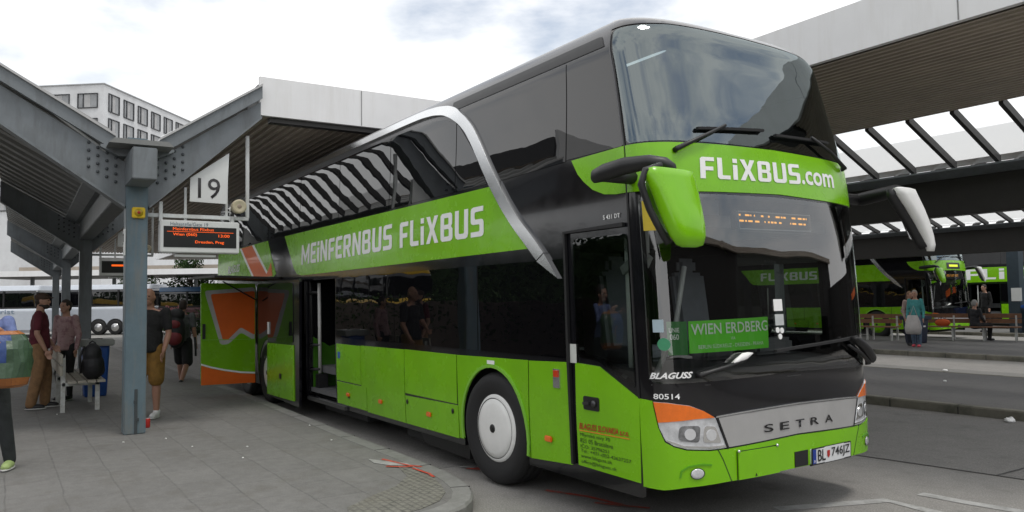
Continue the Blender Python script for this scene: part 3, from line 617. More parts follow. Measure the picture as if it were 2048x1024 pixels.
# --- wipers
def wiper(a, b, c, d, name='wiper'):
    m = MB(); q = lambda p, o: on(p[0], p[1], o)
    m.tube([q(a, .02), q(a, .05), q(((a[0]+b[0])/2, (a[1]+b[1])/2), .06), q(b, .05)], [.022, .02, .014, .012], 8)
    w = m.build(name, SATIN, bus); k = MB(); n = 8
    for i in range(n): 
        p0 = (c[0]+(d[0]-c[0])*i/n, c[1]+(d[1]-c[1])*i/n); p1 = (c[0]+(d[0]-c[0])*(i+1)/n, c[1]+(d[1]-c[1])*(i+1)/n); k.bar(q(p0, .028), q(p1, .028), .03, .02)
    k.build('wiper_blade', RUBBER, w); return w
wiper((.469, 2.79), (.95, 3.005), (.68, 2.965), (1.41, 3.02)); wiper((2.49, 2.80), (2.02, 3.02), (1.55, 2.995), (2.30, 3.01))
w1 = wiper((.52, 1.165), (.93, 1.255), (1.28, 1.30), (2.42, 1.36)); wiper((2.62, 1.13), (2.20, 1.30), (.53, 1.165), (.80, 1.22))
ww = loft([[on(.80+t*.2, 1.235+t*.065+.035*math.sin(PI*min(t*1.0, .95))*math.sin(a), .045+.02*math.cos(a)) for a in [2*PI*k/8 for k in range(8)]] for t in (.02, .2, .5, .8, .97)]); ww.build('wiper_cap', WHITE, w1)
b = loft([[on(u_, v_+h_*math.sin(a), .07+.04*math.cos(a)) for a in [2*PI*k/10 for k in range(10)]] for u_, v_, h_ in ((2.25, 1.35, .02), (2.36, 1.31, .04), (2.5, 1.24, .05), (2.66, 1.17, .05), (2.70, 1.155, .03))]); b.build('wiper_base', SATIN, bus)
# --- destination display behind the glass
dp = skin('destination_display', rect(1.04, 2.225, 1.925, 2.375), mat('display_black', (.012, .012, .014), .3), bus, -.045, .05)
skin_strip('display_frame', [(1.05, 2.23), (1.92, 2.24), (1.925, 2.37), (1.05, 2.365), (1.05, 2.23)], .008, mat('display_frame_grey', (.25, .26, .27), .5), dp, -.03, .01)
rr_ = random.Random(4)
for row, vv in enumerate((2.335, 2.29)):
    u_ = 1.075; tri = []; pts = []
    while u_ < 1.90:
        w_ = rr_.choice((.012, .02, .03, .05))
        if rr_.random() < .75:
            k = len(pts); pts += [(u_, vv), (u_+w_, vv), (u_+w_, vv+.014), (u_, vv+.014)]; tri += [(k, k+1, k+2), (k, k+2, k+3)]
        u_ += w_+rr_.choice((.01, .015, .03, .05))
    skin('led_row', pts, LED, dp, -.040, 0, tri=tri)
# --- middle door, slid open along the side
ld = MB(); xs = (-9.28, -7.80)
D_ = lambda a, b, d: Vector((a, d, b))
door = MB().prism(rnd([(-9.28, .20), (-7.66, .16), (-7.66, 2.07), (-9.28, 2.09)], .05), D_, -1.41, -1.37).build('middle_door', BLACK, bus)
MB().prism([(-9.26, .22), (-7.86, .235), (-7.90, 1.07), (-9.26, 1.055)], D_, -1.425, -1.412).build('door_panel', GREEN, door)
MB().prism(rnd([(-9.24, 1.10), (-7.93, 1.11), (-7.93, 2.02), (-9.24, 2.03)], .04), D_, -1.42, -1.412).build('door_window', SIDEG, door)
MB().box((-8.52, -1.432, .56), (.10, .02, .09)).build('door_latch', SATIN, door, .01)
MB().box((-9.18, -1.43, 1.30), (.09, .01, .2)).build('door_notice', LETTER, door)
# stairwell
sw = MB(); sw.box((-7.25, -.55, .42), (1.35, 1.35, .06)); sw.box((-7.0, -.3, .62), (1.2, .9, .36)); sw.box((-7.0, .1, 1.05), (1.2, .6, .2)); sw.box((-6.45, -.55, 1.2), (.05, 1.35, 1.7)); sw.build('stairwell', INNER, bus)
pt = MB().prism([(-1.24, .36), (-.62, .36), (-.62, 2.03), (-1.24, 2.03)], lambda a, b, d: Vector((d, a, b)), -7.70, -7.66).build('door_partition', SIDEG, bus)
MB().prism([(-1.20, .42), (-.80, .42), (-.80, 1.08), (-.95, 1.05), (-1.20, 1.2)], lambda a, b, d: Vector((d, a, b)), -7.655, -7.645).build('partition_panel', mat('dark_green_reflecting_panel', (.04, .13, .012), .12, coat=.5), pt)
hr = MB().tube([(-7.52, -1.14, .66), (-7.50, -1.16, 2.0)], .026).build('door_pole', mat('pale_grey_pole', (.5, .5, .48), .35), bus)
hb = MB()
for z in (1.86, 1.08, .72): MB().tube([(-7.66, -1.24, z-.02), (-7.58, -1.22, z), (-7.5, -1.14, z)], .022).build('pole_bracket', SATIN, hr)
hb.box((-7.50, -1.12, .50), (.14, .14, .3)); hb.build('pole_base', SATIN, hr)
MB().box((-6.9, -1.25, .30), (1.5, .08, .05)).build('door_sill', mat('dark_aluminium', (.12, .12, .12), .4, metal=.7), bus)
# --- rear luggage door swung out square to the side
XT = -10.445
T_ = lambda a, b, d: Vector((d, a, b))
rd = MB().prism(rnd([(-2.215, .31), (-1.30, .295), (-1.30, 2.06), (-2.225, 2.075)], .03), T_, XT-.05, XT).build('luggage_door', GREEN, bus); rd['label'] = 'open rear luggage door with an orange arrow'
MB().prism([(-2.215, .312), (-1.30, .297), (-1.30, .45), (-1.55, .475), (-1.82, .53), (-2.05, .59), (-2.215, .65)], T_, XT, XT+.004).build('orange_base', ORANGE, rd)
st_ = [(-2.217, .655), (-2.05, .595), (-1.82, .535), (-1.55, .48), (-1.30, .455)]
MB().prism(st_+[(p[0], p[1]+.03) for p in reversed(st_)], T_, XT, XT+.005).build('white_rule', LETTER, rd)
ao = [(-2.16, 1.94), (-1.31, 2.0), (-1.31, 1.045), (-1.55, 1.20), (-1.76, 1.0), (-1.90, .99), (-2.15, 1.86)]
ai = [(-2.06, 1.88), (-1.31, 1.93), (-1.31, 1.14), (-1.555, 1.29), (-1.78, 1.07), (-1.86, 1.075), (-2.06, 1.83)]
MB().prism(rnd(ao, .06), T_, XT, XT+.003).build('arrow_border', mat('grey_white_vinyl', (.50, .50, .49), .5), rd)
MB().prism(rnd(ai, .04), T_, XT, XT+.006).build('orange_arrow', ORANGE, rd)
MB().box((-10.44, -2.175, 1.235), (.02, .05, .26)).build('door_grip', SATIN, rd)
MB().bar((-10.44, -2.2, 1.09), (-10.44, -1.31, 1.07), .008, .012).build('door_crease', mat('light_green_edge', (.22, .52, .05), .3), rd)
MB().prism(rnd([(-10.42, -2.42), (-9.05, -2.30), (-9.0, -1.27), (-10.45, -1.27)], .05), lambda a, b, d: Vector((a, b, d+(-1.27-b)*.03)), 2.10, 2.135).build('raised_flap', SATIN, bus)
MB().tube([(-10.2, -1.32, 1.75), (-10.3, -1.9, 2.1)], .012).build('gas_strut', SATIN, bus)
lc = MB(); lc.box((-10.7, -.9, 1.0), (1.9, .05, 1.9)); lc.box((-11.7, -1.05, 1.1), (.05, .35, 1.7)); lc.build('luggage_bay', INNER, bus)
MB().prism([(-10.40, .75), (-9.98, .75), (-9.80, 1.05), (-10.05, 1.30), (-10.40, 1.35)], D_, -1.26, -1.22).build('bay_flap', mat('pale_grey_lining', (.28, .28, .27), .7), bus)
# --- the card behind the windscreen rests on the dashboard: a thing of its own
card = skin('route_card', [(.495, 1.315), (1.285, 1.325), (1.30, 1.56), (.50, 1.545)], mat('card_green', (.17, .70, .05), .5, var=.03), None, -.035, .006)
tag(card, 'green card reading WIEN ERDBERG behind the lower windscreen of the coach', 'sign')
skin_word('lettering', 'WIEN ERDBERG', ((.515, 1.445), (1.28, 1.455), (.515, 1.525)), LETTER, card, -.029, bold=.012)
skin_word('lettering', 'VIA', ((.875, 1.402), (.92, 1.402), (.875, 1.424)), LETTER, card, -.029)
skin_word('lettering', 'BERLIN SÜDKREUZ - DRESDEN - PRAHA', ((.57, 1.345), (1.22, 1.352), (.57, 1.378)), LETTER, card, -.029)
card2 = skin('line_card', rect(.325, 1.305, .485, 1.545), mat('card_dark_green', (.045, .21, .05), .5), None, -.035, .006)
tag(card2, 'dark green card reading LINIE 060 beside the larger route card', 'sign')
skin_word('lettering', 'LINIE', ((.34, 1.468), (.42, 1.468), (.34, 1.50)), LETTER, card2, -.029, bold=.01)
skin_word('lettering', '060', ((.345, 1.415), (.415, 1.415), (.345, 1.455)), LETTER, card2, -.029, bold=.01)

# ------------------------------------------------------------------ ground, platforms, kerbs, markings
def paving(name, col, joint, bw, bh, rough=.8, dirt=None, off=.5, mort=.008):
    m = bpy.data.materials.new(name); MATS[name] = m; m.use_nodes = True; t = m.node_tree; b = t.nodes['Principled BSDF']; b.inputs['Roughness'].default_value = rough
    tcn = t.nodes.new('ShaderNodeTexCoord'); br = t.nodes.new('ShaderNodeTexBrick'); br.offset = off
    br.inputs['Color1'].default_value = tuple(x*.9 for x in col)+(1,); br.inputs['Color2'].default_value = tuple(x*1.08 for x in col)+(1,); br.inputs['Mortar'].default_value = tuple(joint)+(1,)
    br.inputs['Scale'].default_value = 1; br.inputs['Brick Width'].default_value = bw; br.inputs['Row Height'].default_value = bh; br.inputs['Mortar Size'].default_value = mort; br.inputs['Mortar Smooth'].default_value = .4
    wn = t.nodes.new('ShaderNodeTexNoise'); wn.inputs['Scale'].default_value = 2.2; wn.inputs['Detail'].default_value = 5; va = t.nodes.new('ShaderNodeVectorMath'); va.operation = 'MULTIPLY_ADD'; va.inputs[1].default_value = (.05, .05, 0)
    t.links.new(tcn.outputs['Object'], wn.inputs[0]); t.links.new(wn.outputs['Color'], va.inputs[0]); t.links.new(tcn.outputs['Object'], va.inputs[2]); t.links.new(va.outputs[0], br.inputs[0]); last = br.outputs[0]
    for sc, lo, hi, c, amt in ((1.1, .46, .72, tuple(x*.72 for x in col), .6), (9, .38, .72, tuple(x*1.45 for x in col), .6), (.35, .45, .7, tuple(x*.8 for x in col), .6), (3.2, .52, .7, tuple((col[0]*.75, col[1]*.72, col[2]*.66)), .7), (110, .5, .62, tuple(x*.5 for x in col), .5), (75, .54, .66, tuple(x*1.7 for x in col), .45)):
        n = t.nodes.new('ShaderNodeTexNoise'); n.inputs['Scale'].default_value = sc; n.inputs['Detail'].default_value = 8; n.inputs['Roughness'].default_value = .68; t.links.new(tcn.outputs['Object'], n.inputs[0])
        r = t.nodes.new('ShaderNodeMapRange'); r.inputs[1].default_value = lo; r.inputs[2].default_value = hi; r.inputs[4].default_value = amt; t.links.new(n.outputs[0], r.inputs[0])
        mx = t.nodes.new('ShaderNodeMixRGB'); mx.inputs[2].default_value = c+(1,); t.links.new(r.outputs[0], mx.inputs[0]); t.links.new(last, mx.inputs[1]); last = mx.outputs[0]
    t.links.new(last, b.inputs['Base Color'])
    bp = t.nodes.new('ShaderNodeBump'); bp.inputs['Strength'].default_value = .35; bp.inputs['Distance'].default_value = .006
    t.links.new(br.outputs['Fac'], bp.inputs['Height']); bp.invert = True; t.links.new(bp.outputs[0], b.inputs['Normal']); return m
def asphalt(name, col, crack=False):
    m = bpy.data.materials.new(name); MATS[name] = m; m.use_nodes = True; t = m.node_tree; b = t.nodes['Principled BSDF']; b.inputs['Roughness'].default_value = .85
    tcn = t.nodes.new('ShaderNodeTexCoord'); last = None
    for sc, lo, hi, c, amt in ((.25, .35, .7, tuple(x*.78 for x in col), .9), (1.6, .4, .75, tuple(x*1.18 for x in col), .7), (7, .48, .75, tuple(x*.7 for x in col), .55), (60, .5, .68, tuple(x*1.75 for x in col), .7), (95, .5, .66, tuple(x*.4 for x in col), .7), (2.6, .55, .68, tuple(x*.62 for x in col), .6)):
        n = t.nodes.new('ShaderNodeTexNoise'); n.inputs['Scale'].default_value = sc; n.inputs['Detail'].default_value = 7; n.inputs['Roughness'].default_value = .65; t.links.new(tcn.outputs['Object'], n.inputs[0])
        r = t.nodes.new('ShaderNodeMapRange'); r.inputs[1].default_value = lo; r.inputs[2].default_value = hi; r.inputs[4].default_value = amt; t.links.new(n.outputs[0], r.inputs[0])
        mx = t.nodes.new('ShaderNodeMixRGB'); mx.inputs[1].default_value = tuple(col)+(1,); mx.inputs[2].default_value = c+(1,); t.links.new(r.outputs[0], mx.inputs[0])
        if last: t.links.new(last, mx.inputs[1])
        last = mx.outputs[0]
    t.links.new(last, b.inputs['Base Color'])
    n = t.nodes.new('ShaderNodeTexNoise'); n.inputs['Scale'].default_value = 90; n.inputs['Detail'].default_value = 4; t.links.new(tcn.outputs['Object'], n.inputs[0])
    bp = t.nodes.new('ShaderNodeBump'); bp.inputs['Strength'].default_value = .5; bp.inputs['Distance'].default_value = .006; t.links.new(n.outputs[0], bp.inputs['Height']); t.links.new(bp.outputs[0], b.inputs['Normal']); return m
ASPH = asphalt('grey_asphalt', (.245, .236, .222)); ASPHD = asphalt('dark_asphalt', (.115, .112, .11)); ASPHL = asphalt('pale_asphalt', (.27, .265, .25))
SLAB = paving('concrete_slabs', (.160, .157, .150), (.10, .098, .095), .62, .42)
COBB = paving('mosaic_cobbles', (.185, .18, .155), (.06, .06, .055), .085, .06, mort=.012)
KERBM = mat('granite_kerb', (.215, .213, .205), .7, var=.2, scale=9, bump=.2, bscale=80, dirt=(.16, .158, .15), dscale=2)
KERBB = mat('mossy_brown_kerb', (.16, .15, .122), .8, var=.2, scale=7, bump=.2, bscale=60, dirt=(.07, .072, .055), dscale=2.5)
PAINT = mat('worn_white_road_paint', (.37, .37, .36), .7, var=.2, scale=12, dirt=(.21, .21, .20), dscale=4)
SPRAY = mat('red_spray_paint', (.50, .06, .03), .7, var=.3, scale=25, dirt=(.17, .14, .13), dscale=14)
def sheet(name, poly, z, m):
    o = MB().prism(poly, lambda a, b, d: Vector((a, b, d)), z, z-.003).build(name, m); return tag(o, kind='structure')
g = MB(); g.add([(-700, -700, 0), (700, -700, 0), (700, 700, 0), (-700, 700, 0)], [(0, 1, 2, 3)]); tag(g.build('ground', ASPH), kind='structure')
sheet('bus_lane', [(-62, -1.6), (-3.4, -1.6), (-3.2, 2.35), (-1.19, 2.52), (.09, 2.68), (3, 2.9), (30, 4.0), (30, 6.3), (-62, 6.3)], .004, asphalt('lane_asphalt', (.195, .188, .178)))
sheet('forecourt', [(-62, -20), (-33, -20), (-30, 11), (-62, 11)], .007, ASPHL)
def platform(name, outline, kerbw, zt, top, kerb, inset=True):
    n = len(outline); pts = [Vector(p) for p in outline]; c = sum(pts, Vector((0, 0)))/n; inn = []
    for i in range(n):
        a, b, d = pts[i-1], pts[i], pts[(i+1) % n]; t1 = (b-a).normalized(); t2 = (d-b).normalized(); n1 = Vector((-t1.y, t1.x)); n2 = Vector((-t2.y, t2.x)); q = (n1+n2).normalized(); inn.append(b+q*kerbw/max(q.dot(n1), .4))
    o = MB().prism([tuple(p) for p in inn], lambda a, b, d: Vector((a, b, d)), zt, 0).build(name, top); tag(o, kind='structure')
    k = MB(); vs = []
    for p, q in zip(pts, inn):
        d = (p-q).normalized()*.018; vs += [(p.x, p.y, 0), (p.x, p.y, zt-.016), (p.x-d.x, p.y-d.y, zt+.003), (q.x, q.y, zt+.003), (q.x, q.y, 0)]
    k.add(vs, [(5*i+j, 5*((i+1) % n)+j, 5*((i+1) % n)+j+1, 5*i+j+1) for i in range(n) for j in range(4)])
    jb = MB(); acc = 0.; r_ = random.Random(3)
    for i in range(n):
        a, b_ = pts[i], pts[(i+1) % n]; ia, ib = inn[i], inn[(i+1) % n]; L = (b_-a).length; t = -acc
        while t+1. < L:
            t += 1.; f = t/L; p, q = a.lerp(b_, f), ia.lerp(ib, f)
            if -14 < p.x < 12: jb.bar((p.x, p.y, zt+.0005), (q.x, q.y, zt+.0005), .012, .009); jb.box((p.x-(q-p).x*.004, p.y-(q-p).y*.004, zt/2-.01), (.014, .014, zt-.02))
        acc = (L-t) if t > 0 else acc+L
    if jb.v: tag(jb.build('kerb_joints', mat('dark_joint', (.04, .04, .038), .9)), kind='structure')
    tag(k.build(name.replace('platform', 'kerb') if 'platform' in name else 'kerb', kerb), kind='structure'); return inn
nose = [(-40, -1.42), (-10.3, -1.44), (-6.9, -1.52), (-5.26, -1.57), (-3.85, -1.58), (-3.3, -1.59), (-2.95, -1.60), (-2.65, -1.62), (-2.38, -1.66), (-2.15, -1.72), (-1.95, -1.80), (-1.76, -1.92), (-1.62, -2.06), (-1.52, -2.25), (-1.46, -2.5), (-1.45, -2.8), (-1.5, -3.2), (-1.55, -7.0), (-2.4, -8.6), (-40, -9.2)]
nose.reverse()
inn = platform('gate_platform', nose, .17, .12, SLAB, KERBM)
cp = [(-3.35, -1.86), (-3.0, -1.83), (-2.6, -1.84), (-2.3, -1.91), (-2.05, -2.01), (-1.84, -2.18), (-1.72, -2.4), (-1.66, -2.7), (-1.72, -2.95), (-2.1, -2.85), (-2.35, -2.5), (-2.5, -2.25), (-2.8, -2.0)]
sheet('cobble_patch', cp, .1245, COBB)
tag(MB().prism([(-3.72, -1.99), (-3.50, -2.02), (-3.30, -1.93), (-3.2, -1.80), (-3.0, -1.79), (-3.3, -1.76)], lambda a, b, d: Vector((a, b, d)), .1265, .1240).build('road_marking', PAINT), kind='structure')
def streak(pts, w, z, m, name='road_marking'):
    b = MB(); q = []
    for i, p in enumerate(pts):
        t = (Vector(pts[min(i+1, len(pts)-1)])-Vector(pts[max(i-1, 0)])).normalized(); n = Vector((-t.y, t.x))*w/2; q += [Vector(p)+n, Vector(p)-n]
    b.add([(v.x, v.y, z) for v in q], [(2*i, 2*i+1, 2*i+3, 2*i+2) for i in range(len(pts)-1)]); return tag(b.build(name, m), kind='structure')
streak([(-3.62, -1.88), (-3.2, -1.80), (-3.05, -1.72)], .035, .1282, SPRAY); streak([(-3.28, -1.99), (-3.15, -1.86), (-3.1, -1.74)], .04, .1286, SPRAY); streak([(-3.05, -1.82), (-2.75, -1.80), (-2.6, -1.83)], .03, .1282, SPRAY)
streak([(-3.22, -1.12), (-3.1, -1.02), (-2.95, -.98)], .10, .008, SPRAY); streak([(-3.3, -1.16), (-3.18, -1.06)], .05, .012, PAINT); streak([(-3.0, -.98), (-2.6, -.62)], .03, .008, PAINT); streak([(-2.0, -1.02), (-1.6, -.86), (-1.2, -.80)], .05, .008, SPRAY); streak([(-1.4, -.95), (-1.0, -.7)], .04, .012, SPRAY)
streak([(-.4, .12), (-.03, 1.05), (.36, 1.02), (.9, .98)], .12, .004, PAINT); streak([(.02, 1.48), (.4, 1.5), (.82, 1.57), (1.6, 1.66)], .12, .004, PAINT)
CRK = mat('tarred_joint', (.05, .05, .048), .8); streak([(-6, 2.4), (-1.19, 2.52), (.09, 2.68), (.31, 2.70), (3, 2.9)], .022, .006, CRK, 'road_joint'); streak([(.09, 2.68), (.1, 3.18), (.12, 5.9)], .02, .009, CRK, 'road_joint')
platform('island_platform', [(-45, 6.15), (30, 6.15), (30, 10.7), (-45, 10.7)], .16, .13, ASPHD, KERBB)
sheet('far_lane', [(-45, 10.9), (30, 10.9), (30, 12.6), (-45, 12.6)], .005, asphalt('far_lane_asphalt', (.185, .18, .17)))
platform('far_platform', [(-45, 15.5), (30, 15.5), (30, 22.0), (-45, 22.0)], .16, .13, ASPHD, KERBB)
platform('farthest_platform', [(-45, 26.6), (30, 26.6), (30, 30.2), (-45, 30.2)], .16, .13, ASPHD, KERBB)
# crumpled paper and gum on the ground
def scrap(x, y, z, s):
    r = random.Random(int(x*100)+int(y*10)); b = MB(); b.ell((0, 0, s*.3), (s, s*.7, s*.4), 8); b.v = [tuple(c*(1+r.uniform(-.25, .25)) for c in v) for v in b.v]
    for v in range(len(b.v)): b.v[v] = (b.v[v][0], b.v[v][1], max(b.v[v][2], 0))
    o = b.build('paper_scrap', LETTER); o.location = (x, y, z); o.rotation_euler = (0, 0, r.uniform(0, 6)); return o
for i, (x, y, z, s, l) in enumerate(((-1.25, 5.98, 0, .09, 'crumpled white paper lying against the island kerb'), (-.75, 5.98, 0, .04, 'small white paper scrap by the island kerb, nearer the frame edge'), (-3.6, 8.9, .13, .04, 'white paper scrap lying on the dark island'), (-5.2, 12.0, .005, .06, 'white scrap on the pale strip of road beyond the island'))):
    tag(scrap(x, y, z, s), l, 'litter', 'paper scraps on the ground')
rs = random.Random(11)
for x, y in ((-6.4, -3.9), (-6.35, -3.45), (-5.2, -2.8), (-4.6, -3.0), (-5.0, -1.9), (-6.2, -1.75), (-9.6, -4.4), (-5.6, -3.3)):
    tag(scrap(x, y, .12, .013), 'tiny pale speck of chewing gum or paper on the slabs', 'litter', 'pale specks on the platform')

# ------------------------------------------------------------------ platform canopies: pillars, V-shaped wings, flat ribbed bays
def corrug(y0, y1, pitch, h, f, x0, x1, name, m, parent, thick=.03):
    """sheet whose ribs run from x0 to x1; f(y) gives its height"""
    pts = []; y = y0; up_ = True
    while y < y1-1e-6:
        pts += [(y, 0), (y+pitch*.42, 0), (y+pitch*.55, h), (y+pitch*.87, h)]; y += pitch
    pts.append((y1, 0)); b = MB(); n = len(pts)
    for dz in (0, thick): b.add([(x, p[0], f(p[0])+p[1]+dz) for x in (x0, x1) for p in pts], [(i, i+1, n+i+1, n+i) for i in range(n-1)])
    o = b.build(name, m, parent); return o
def v_canopy(label, yv, zv, xs, x0, x1, left=None, right=None, stub=None, pillars=True, beam_h=.38, group='platform canopies', pw=.25, zb=.12):
    root = empty('platform_canopy', (xs[0], yv, 0)); tag(root, label, 'canopy', group); o0 = Vector(root.location)
    def put(mb, name, m, parent=None, **k):
        mb.v = [tuple(Vector(v)-o0) for v in mb.v]; return mb.build(name, m, parent or root, **k)
    if pillars:
        for i, x in enumerate(xs):
            b = MB(); hw = pw/2
            b.prism([(-hw, -hw), (hw, -hw), (hw, hw), (-hw, hw)], lambda a, c, d: Vector((x+a, yv+c, d)), zb, zv+.3); p = put(b, 'pillar', STEELB if i == 0 else STEEL, bevel=.012)
            if i == 0:
                put(MB().box((x+.13, yv+.01, .40), (.012, .035, .55)).box((x+.132, yv+.03, .30), (.02, .03, .04)).box((x+.132, yv-.0, .52), (.02, .03, .04)), 'cable_cover', mat('dark_pillar_fitting', (.05, .06, .065), .6), p)
    b = MB(); b.box(((x0+(stub or x1))/2, yv, zv-beam_h/2+.06), ((stub or x1)-x0, .27, beam_h)); put(b, 'valley_beam', STEEL if stub else DARKST, bevel=.01)
    put(MB().prism([(-.42, .13), (-.22, .03), (.22, .03), (.42, .13), (.42, .16), (-.42, .16)], lambda a, c, d: Vector((d, yv+a, zv+.02+c)), x0, x1+.12), 'gutter', STEEL)
    for s, spec in ((-1, left), (1, right)):
        if not spec: continue
        yo, zo, kind, beams = spec[:4]; od = spec[4] if len(spec) > 4 else .46          # outer edge of the wing
        run = abs(yo-yv)
        f = lambda y, d=0.: zv+.06+(zo-zv)*(abs(y-yv)/run)+d
        if beams:
            for x in xs:
                b = MB(); Yp = lambda a: yv+s*a
                b.prism([(.0, zv-.56), (.16, zv-.56), (run, zo-od), (run, zo-.03), (.12, zv-.02), (.0, zv-.02)], lambda a, c, d: Vector((d, Yp(a), c)), x-.05, x+.05); w = put(b, 'roof_beam', STEEL)
                put(MB().prism([(.14, zv-.585), (run, zo-od-.025), (run, zo-od+.01), (.14, zv-.55)], lambda a, c, d: Vector((d, Yp(a), c)), x-.12, x+.12), 'flange', STEEL, w)
                bo = MB()
                for r_ in range(4):
                    for c_ in range(4):
                        aa = .24+c_*.10; zz = zv-.36+aa*(zo-zv)/run+r_*.10-.04
                        bo.ell((x+.055, Yp(aa), zz), (.016, .022, .022), 6)
                put(bo, 'rivets', mat('dark_bolt', (.06, .068, .075), .6), w)
            b = MB(); b.prism([(.30, zv+.14), (run+.0, zo+.0), (run, zo+.17), (.25, zv+.29)], lambda a, c, d: Vector((d, yv+s*a, c)), x1+.02, x1+.09); e = put(b, 'roof_edge', STEEL)
            put(MB().prism([(.25, zv+.29), (run, zo+.17), (run, zo+.20), (.25, zv+.32)], lambda a, c, d: Vector((d, yv+s*a, c)), x1-.05, x1+.12), 'edge_trim', SILVER, e)
        if kind == 'deck':
            pts = []; x = x0; k = 0
            while x < x1-1e-6: pts += [(x, 0), (x+.24, 0), (x+.31, .17), (x+.53, .17)]; x += .60
            pts.append((x1, 0)); n = len(pts); b = MB()
            for dz in (0., .03): b.add([(p[0], y, f(y, p[1]-.02+dz)) for y in (yv+s*.3, yo) for p in pts], [(i, i+1, n+i+1, n+i) for i in range(n-1)])
            put(b, 'roof_deck', DECK)
        else:                                 # skylight sheets between dark rafters
            b = MB(); b.add([(x0, yv+s*.28, f(yv+s*.28, .12)), (x1, yv+s*.28, f(yv+s*.28, .12)), (x1, yo, f(yo, .12)), (x0, yo, f(yo, .12))], [(0, 1, 2, 3)]); sk = put(b, 'skylight', MILKY)
            x = x0+.05; b = MB()
            while x < x1: b.prism([(.28, f(yv+.28*s, -.02)), (run, f(yo, -.02)), (run, f(yo, .10)), (.28, f(yv+.28*s, .10))], lambda a, c, d: Vector((d, yv+s*a, c)), x-.032, x+.032); x += .67
            put(b, 'rafters', DARKST, sk)['kind'] = 'stuff'
    return root, put
def flat_bay(root, put, y0, y1, za, zb_, x0, x1, depth=.54, front=None, sides=(True, True)):
    """flat ribbed bay over a lane, with a white fascia round it"""
    f = lambda y: za+(zb_-za)*(y-y0)/(y1-y0); o0 = Vector(root.location)
    q = corrug(y0+.07, y1-.05, .135, .06, f, x0, x1-.06, 'ribbed_ceiling', RIB, root); q.location = -o0
    put(MB().prism([(y0, za+.10), (y1, zb_+.10), (y1, za+depth-.08), (y0, za+depth-.08)], lambda a, c, d: Vector((d, a, c)), x0, x1-.1), 'roof_slab', mat('bitumen_roof', (.08, .08, .08), .9))
    if front: put(MB().box((x1, (y0+y1)/2, za+depth/2), (.07, y1-y0+.02, depth)), 'fascia', FASCIA)
    if front: put(MB().box((x1-.10, (y0+y1)/2, za-.035), (.14, y1-y0-.3, .07)), 'edge_angle', DARKST)
    if sides[0]: put(MB().box(((x0+x1)/2, y0-.02, za+depth/2), (x1-x0, .07, depth)), 'fascia', FASCIA)
    if sides[1]: put(MB().box(((x0+x1)/2, y1+.02, zb_+depth/2), (x1-x0, .07, depth)), 'fascia', FASCIA)
def seams(root, put, pts, depth, axis):
    b = MB()
    for p in pts: b.box(p, (.012, .006, depth) if axis == 'x' else (.006, .012, depth))
    put(b, 'panel_seam', mat('fascia_seam', (.25, .25, .25), .6))
XP = [-7.05, -16.2, -25.3, -34.4]
rootA, putA = v_canopy('blue grey steel canopy on square pillars at gate 19, its end spanning over the coach', -3.71, 3.52, XP, -40, -7.0, left=(-5.35, 4.46, 'deck', True), right=(-2.17, 4.52, 'glass', True, .25), stub=-6.22)
flat_bay(rootA, putA, -2.17, 2.17, 4.31, 4.34, -40, -7.05, .54, True, (False, True))
flat_bay(rootA, putA, -10.2, -5.35, 4.6, 4.6, -17, -7.05, .5, True, (True, False))
rootA.rotation_euler = (0, 0, -.02)
putA(MB().prism([(-.36, .36), (.36, .36), (.30, .42), (-.30, .42)], lambda a, c, d: Vector((d, -3.71+a, 3.30+c)), -6.95, -6.5), 'gutter_cap', DECK)
rootB, putB = v_canopy('dark roof with white fascia and sloping skylights across the lane right of the coach', 8.15, 3.55, [-36, -29, -22, -15, -8.6], -45, 2.2, left=(6.5, 4.30, 'glass', False), right=(9.8, 4.3, 'glass', False), beam_h=.62, zb=.13)
flat_bay(rootB, putB, 2.40, 6.5, 4.27, 4.37, -45, 2.2, .52, True, (True, False))
for x_ in (-6, -3, 0.1): seams(rootB, putB, [(x_, 2.342, 4.53)], .5, 'x')
for y_ in (-.7, .8): seams(rootA, putA, [(-7.012, y_, 4.58)], .52, 'y')
putB(MB().box((.9, 2.6, 4.30), (.5, .5, .16)), 'ceiling_lamp', mat('dark_lamp_housing', (.03, .03, .03), .5), bevel=.02)
flat_bay(rootB, putB, 9.8, 11.3, 4.3, 4.3, -45, 2.2, .5, None, (False, True))
rootC, putC = v_canopy('second dark canopy farther right, its skylight row sloping over the far benches', 19.3, 3.50, [-29, -22, -15], -45, 4, left=(17.6, 4.02, 'glass', False), right=(20.9, 4.1, 'glass', False), beam_h=.70, zb=.13)
flat_bay(rootC, putC, 15.2, 17.6, 4.02, 4.04, -45, 4, .5, None, (True, False)); flat_bay(rootC, putC, 20.9, 22.6, 4.1, 4.1, -45, 4, .5, None, (False, True))
# canopy across the lane behind the photographer's left, seen only mirrored in the coach's windows
rootD, putD = v_canopy('jagged grey canopy over the neighbouring platform, mirrored in the coach windows', -19.0, 3.6, [-8, 0, 8], -14, 12, left=(-22, 4.8, 'deck', True), right=(-16.2, 4.8, 'deck', True), zb=0)

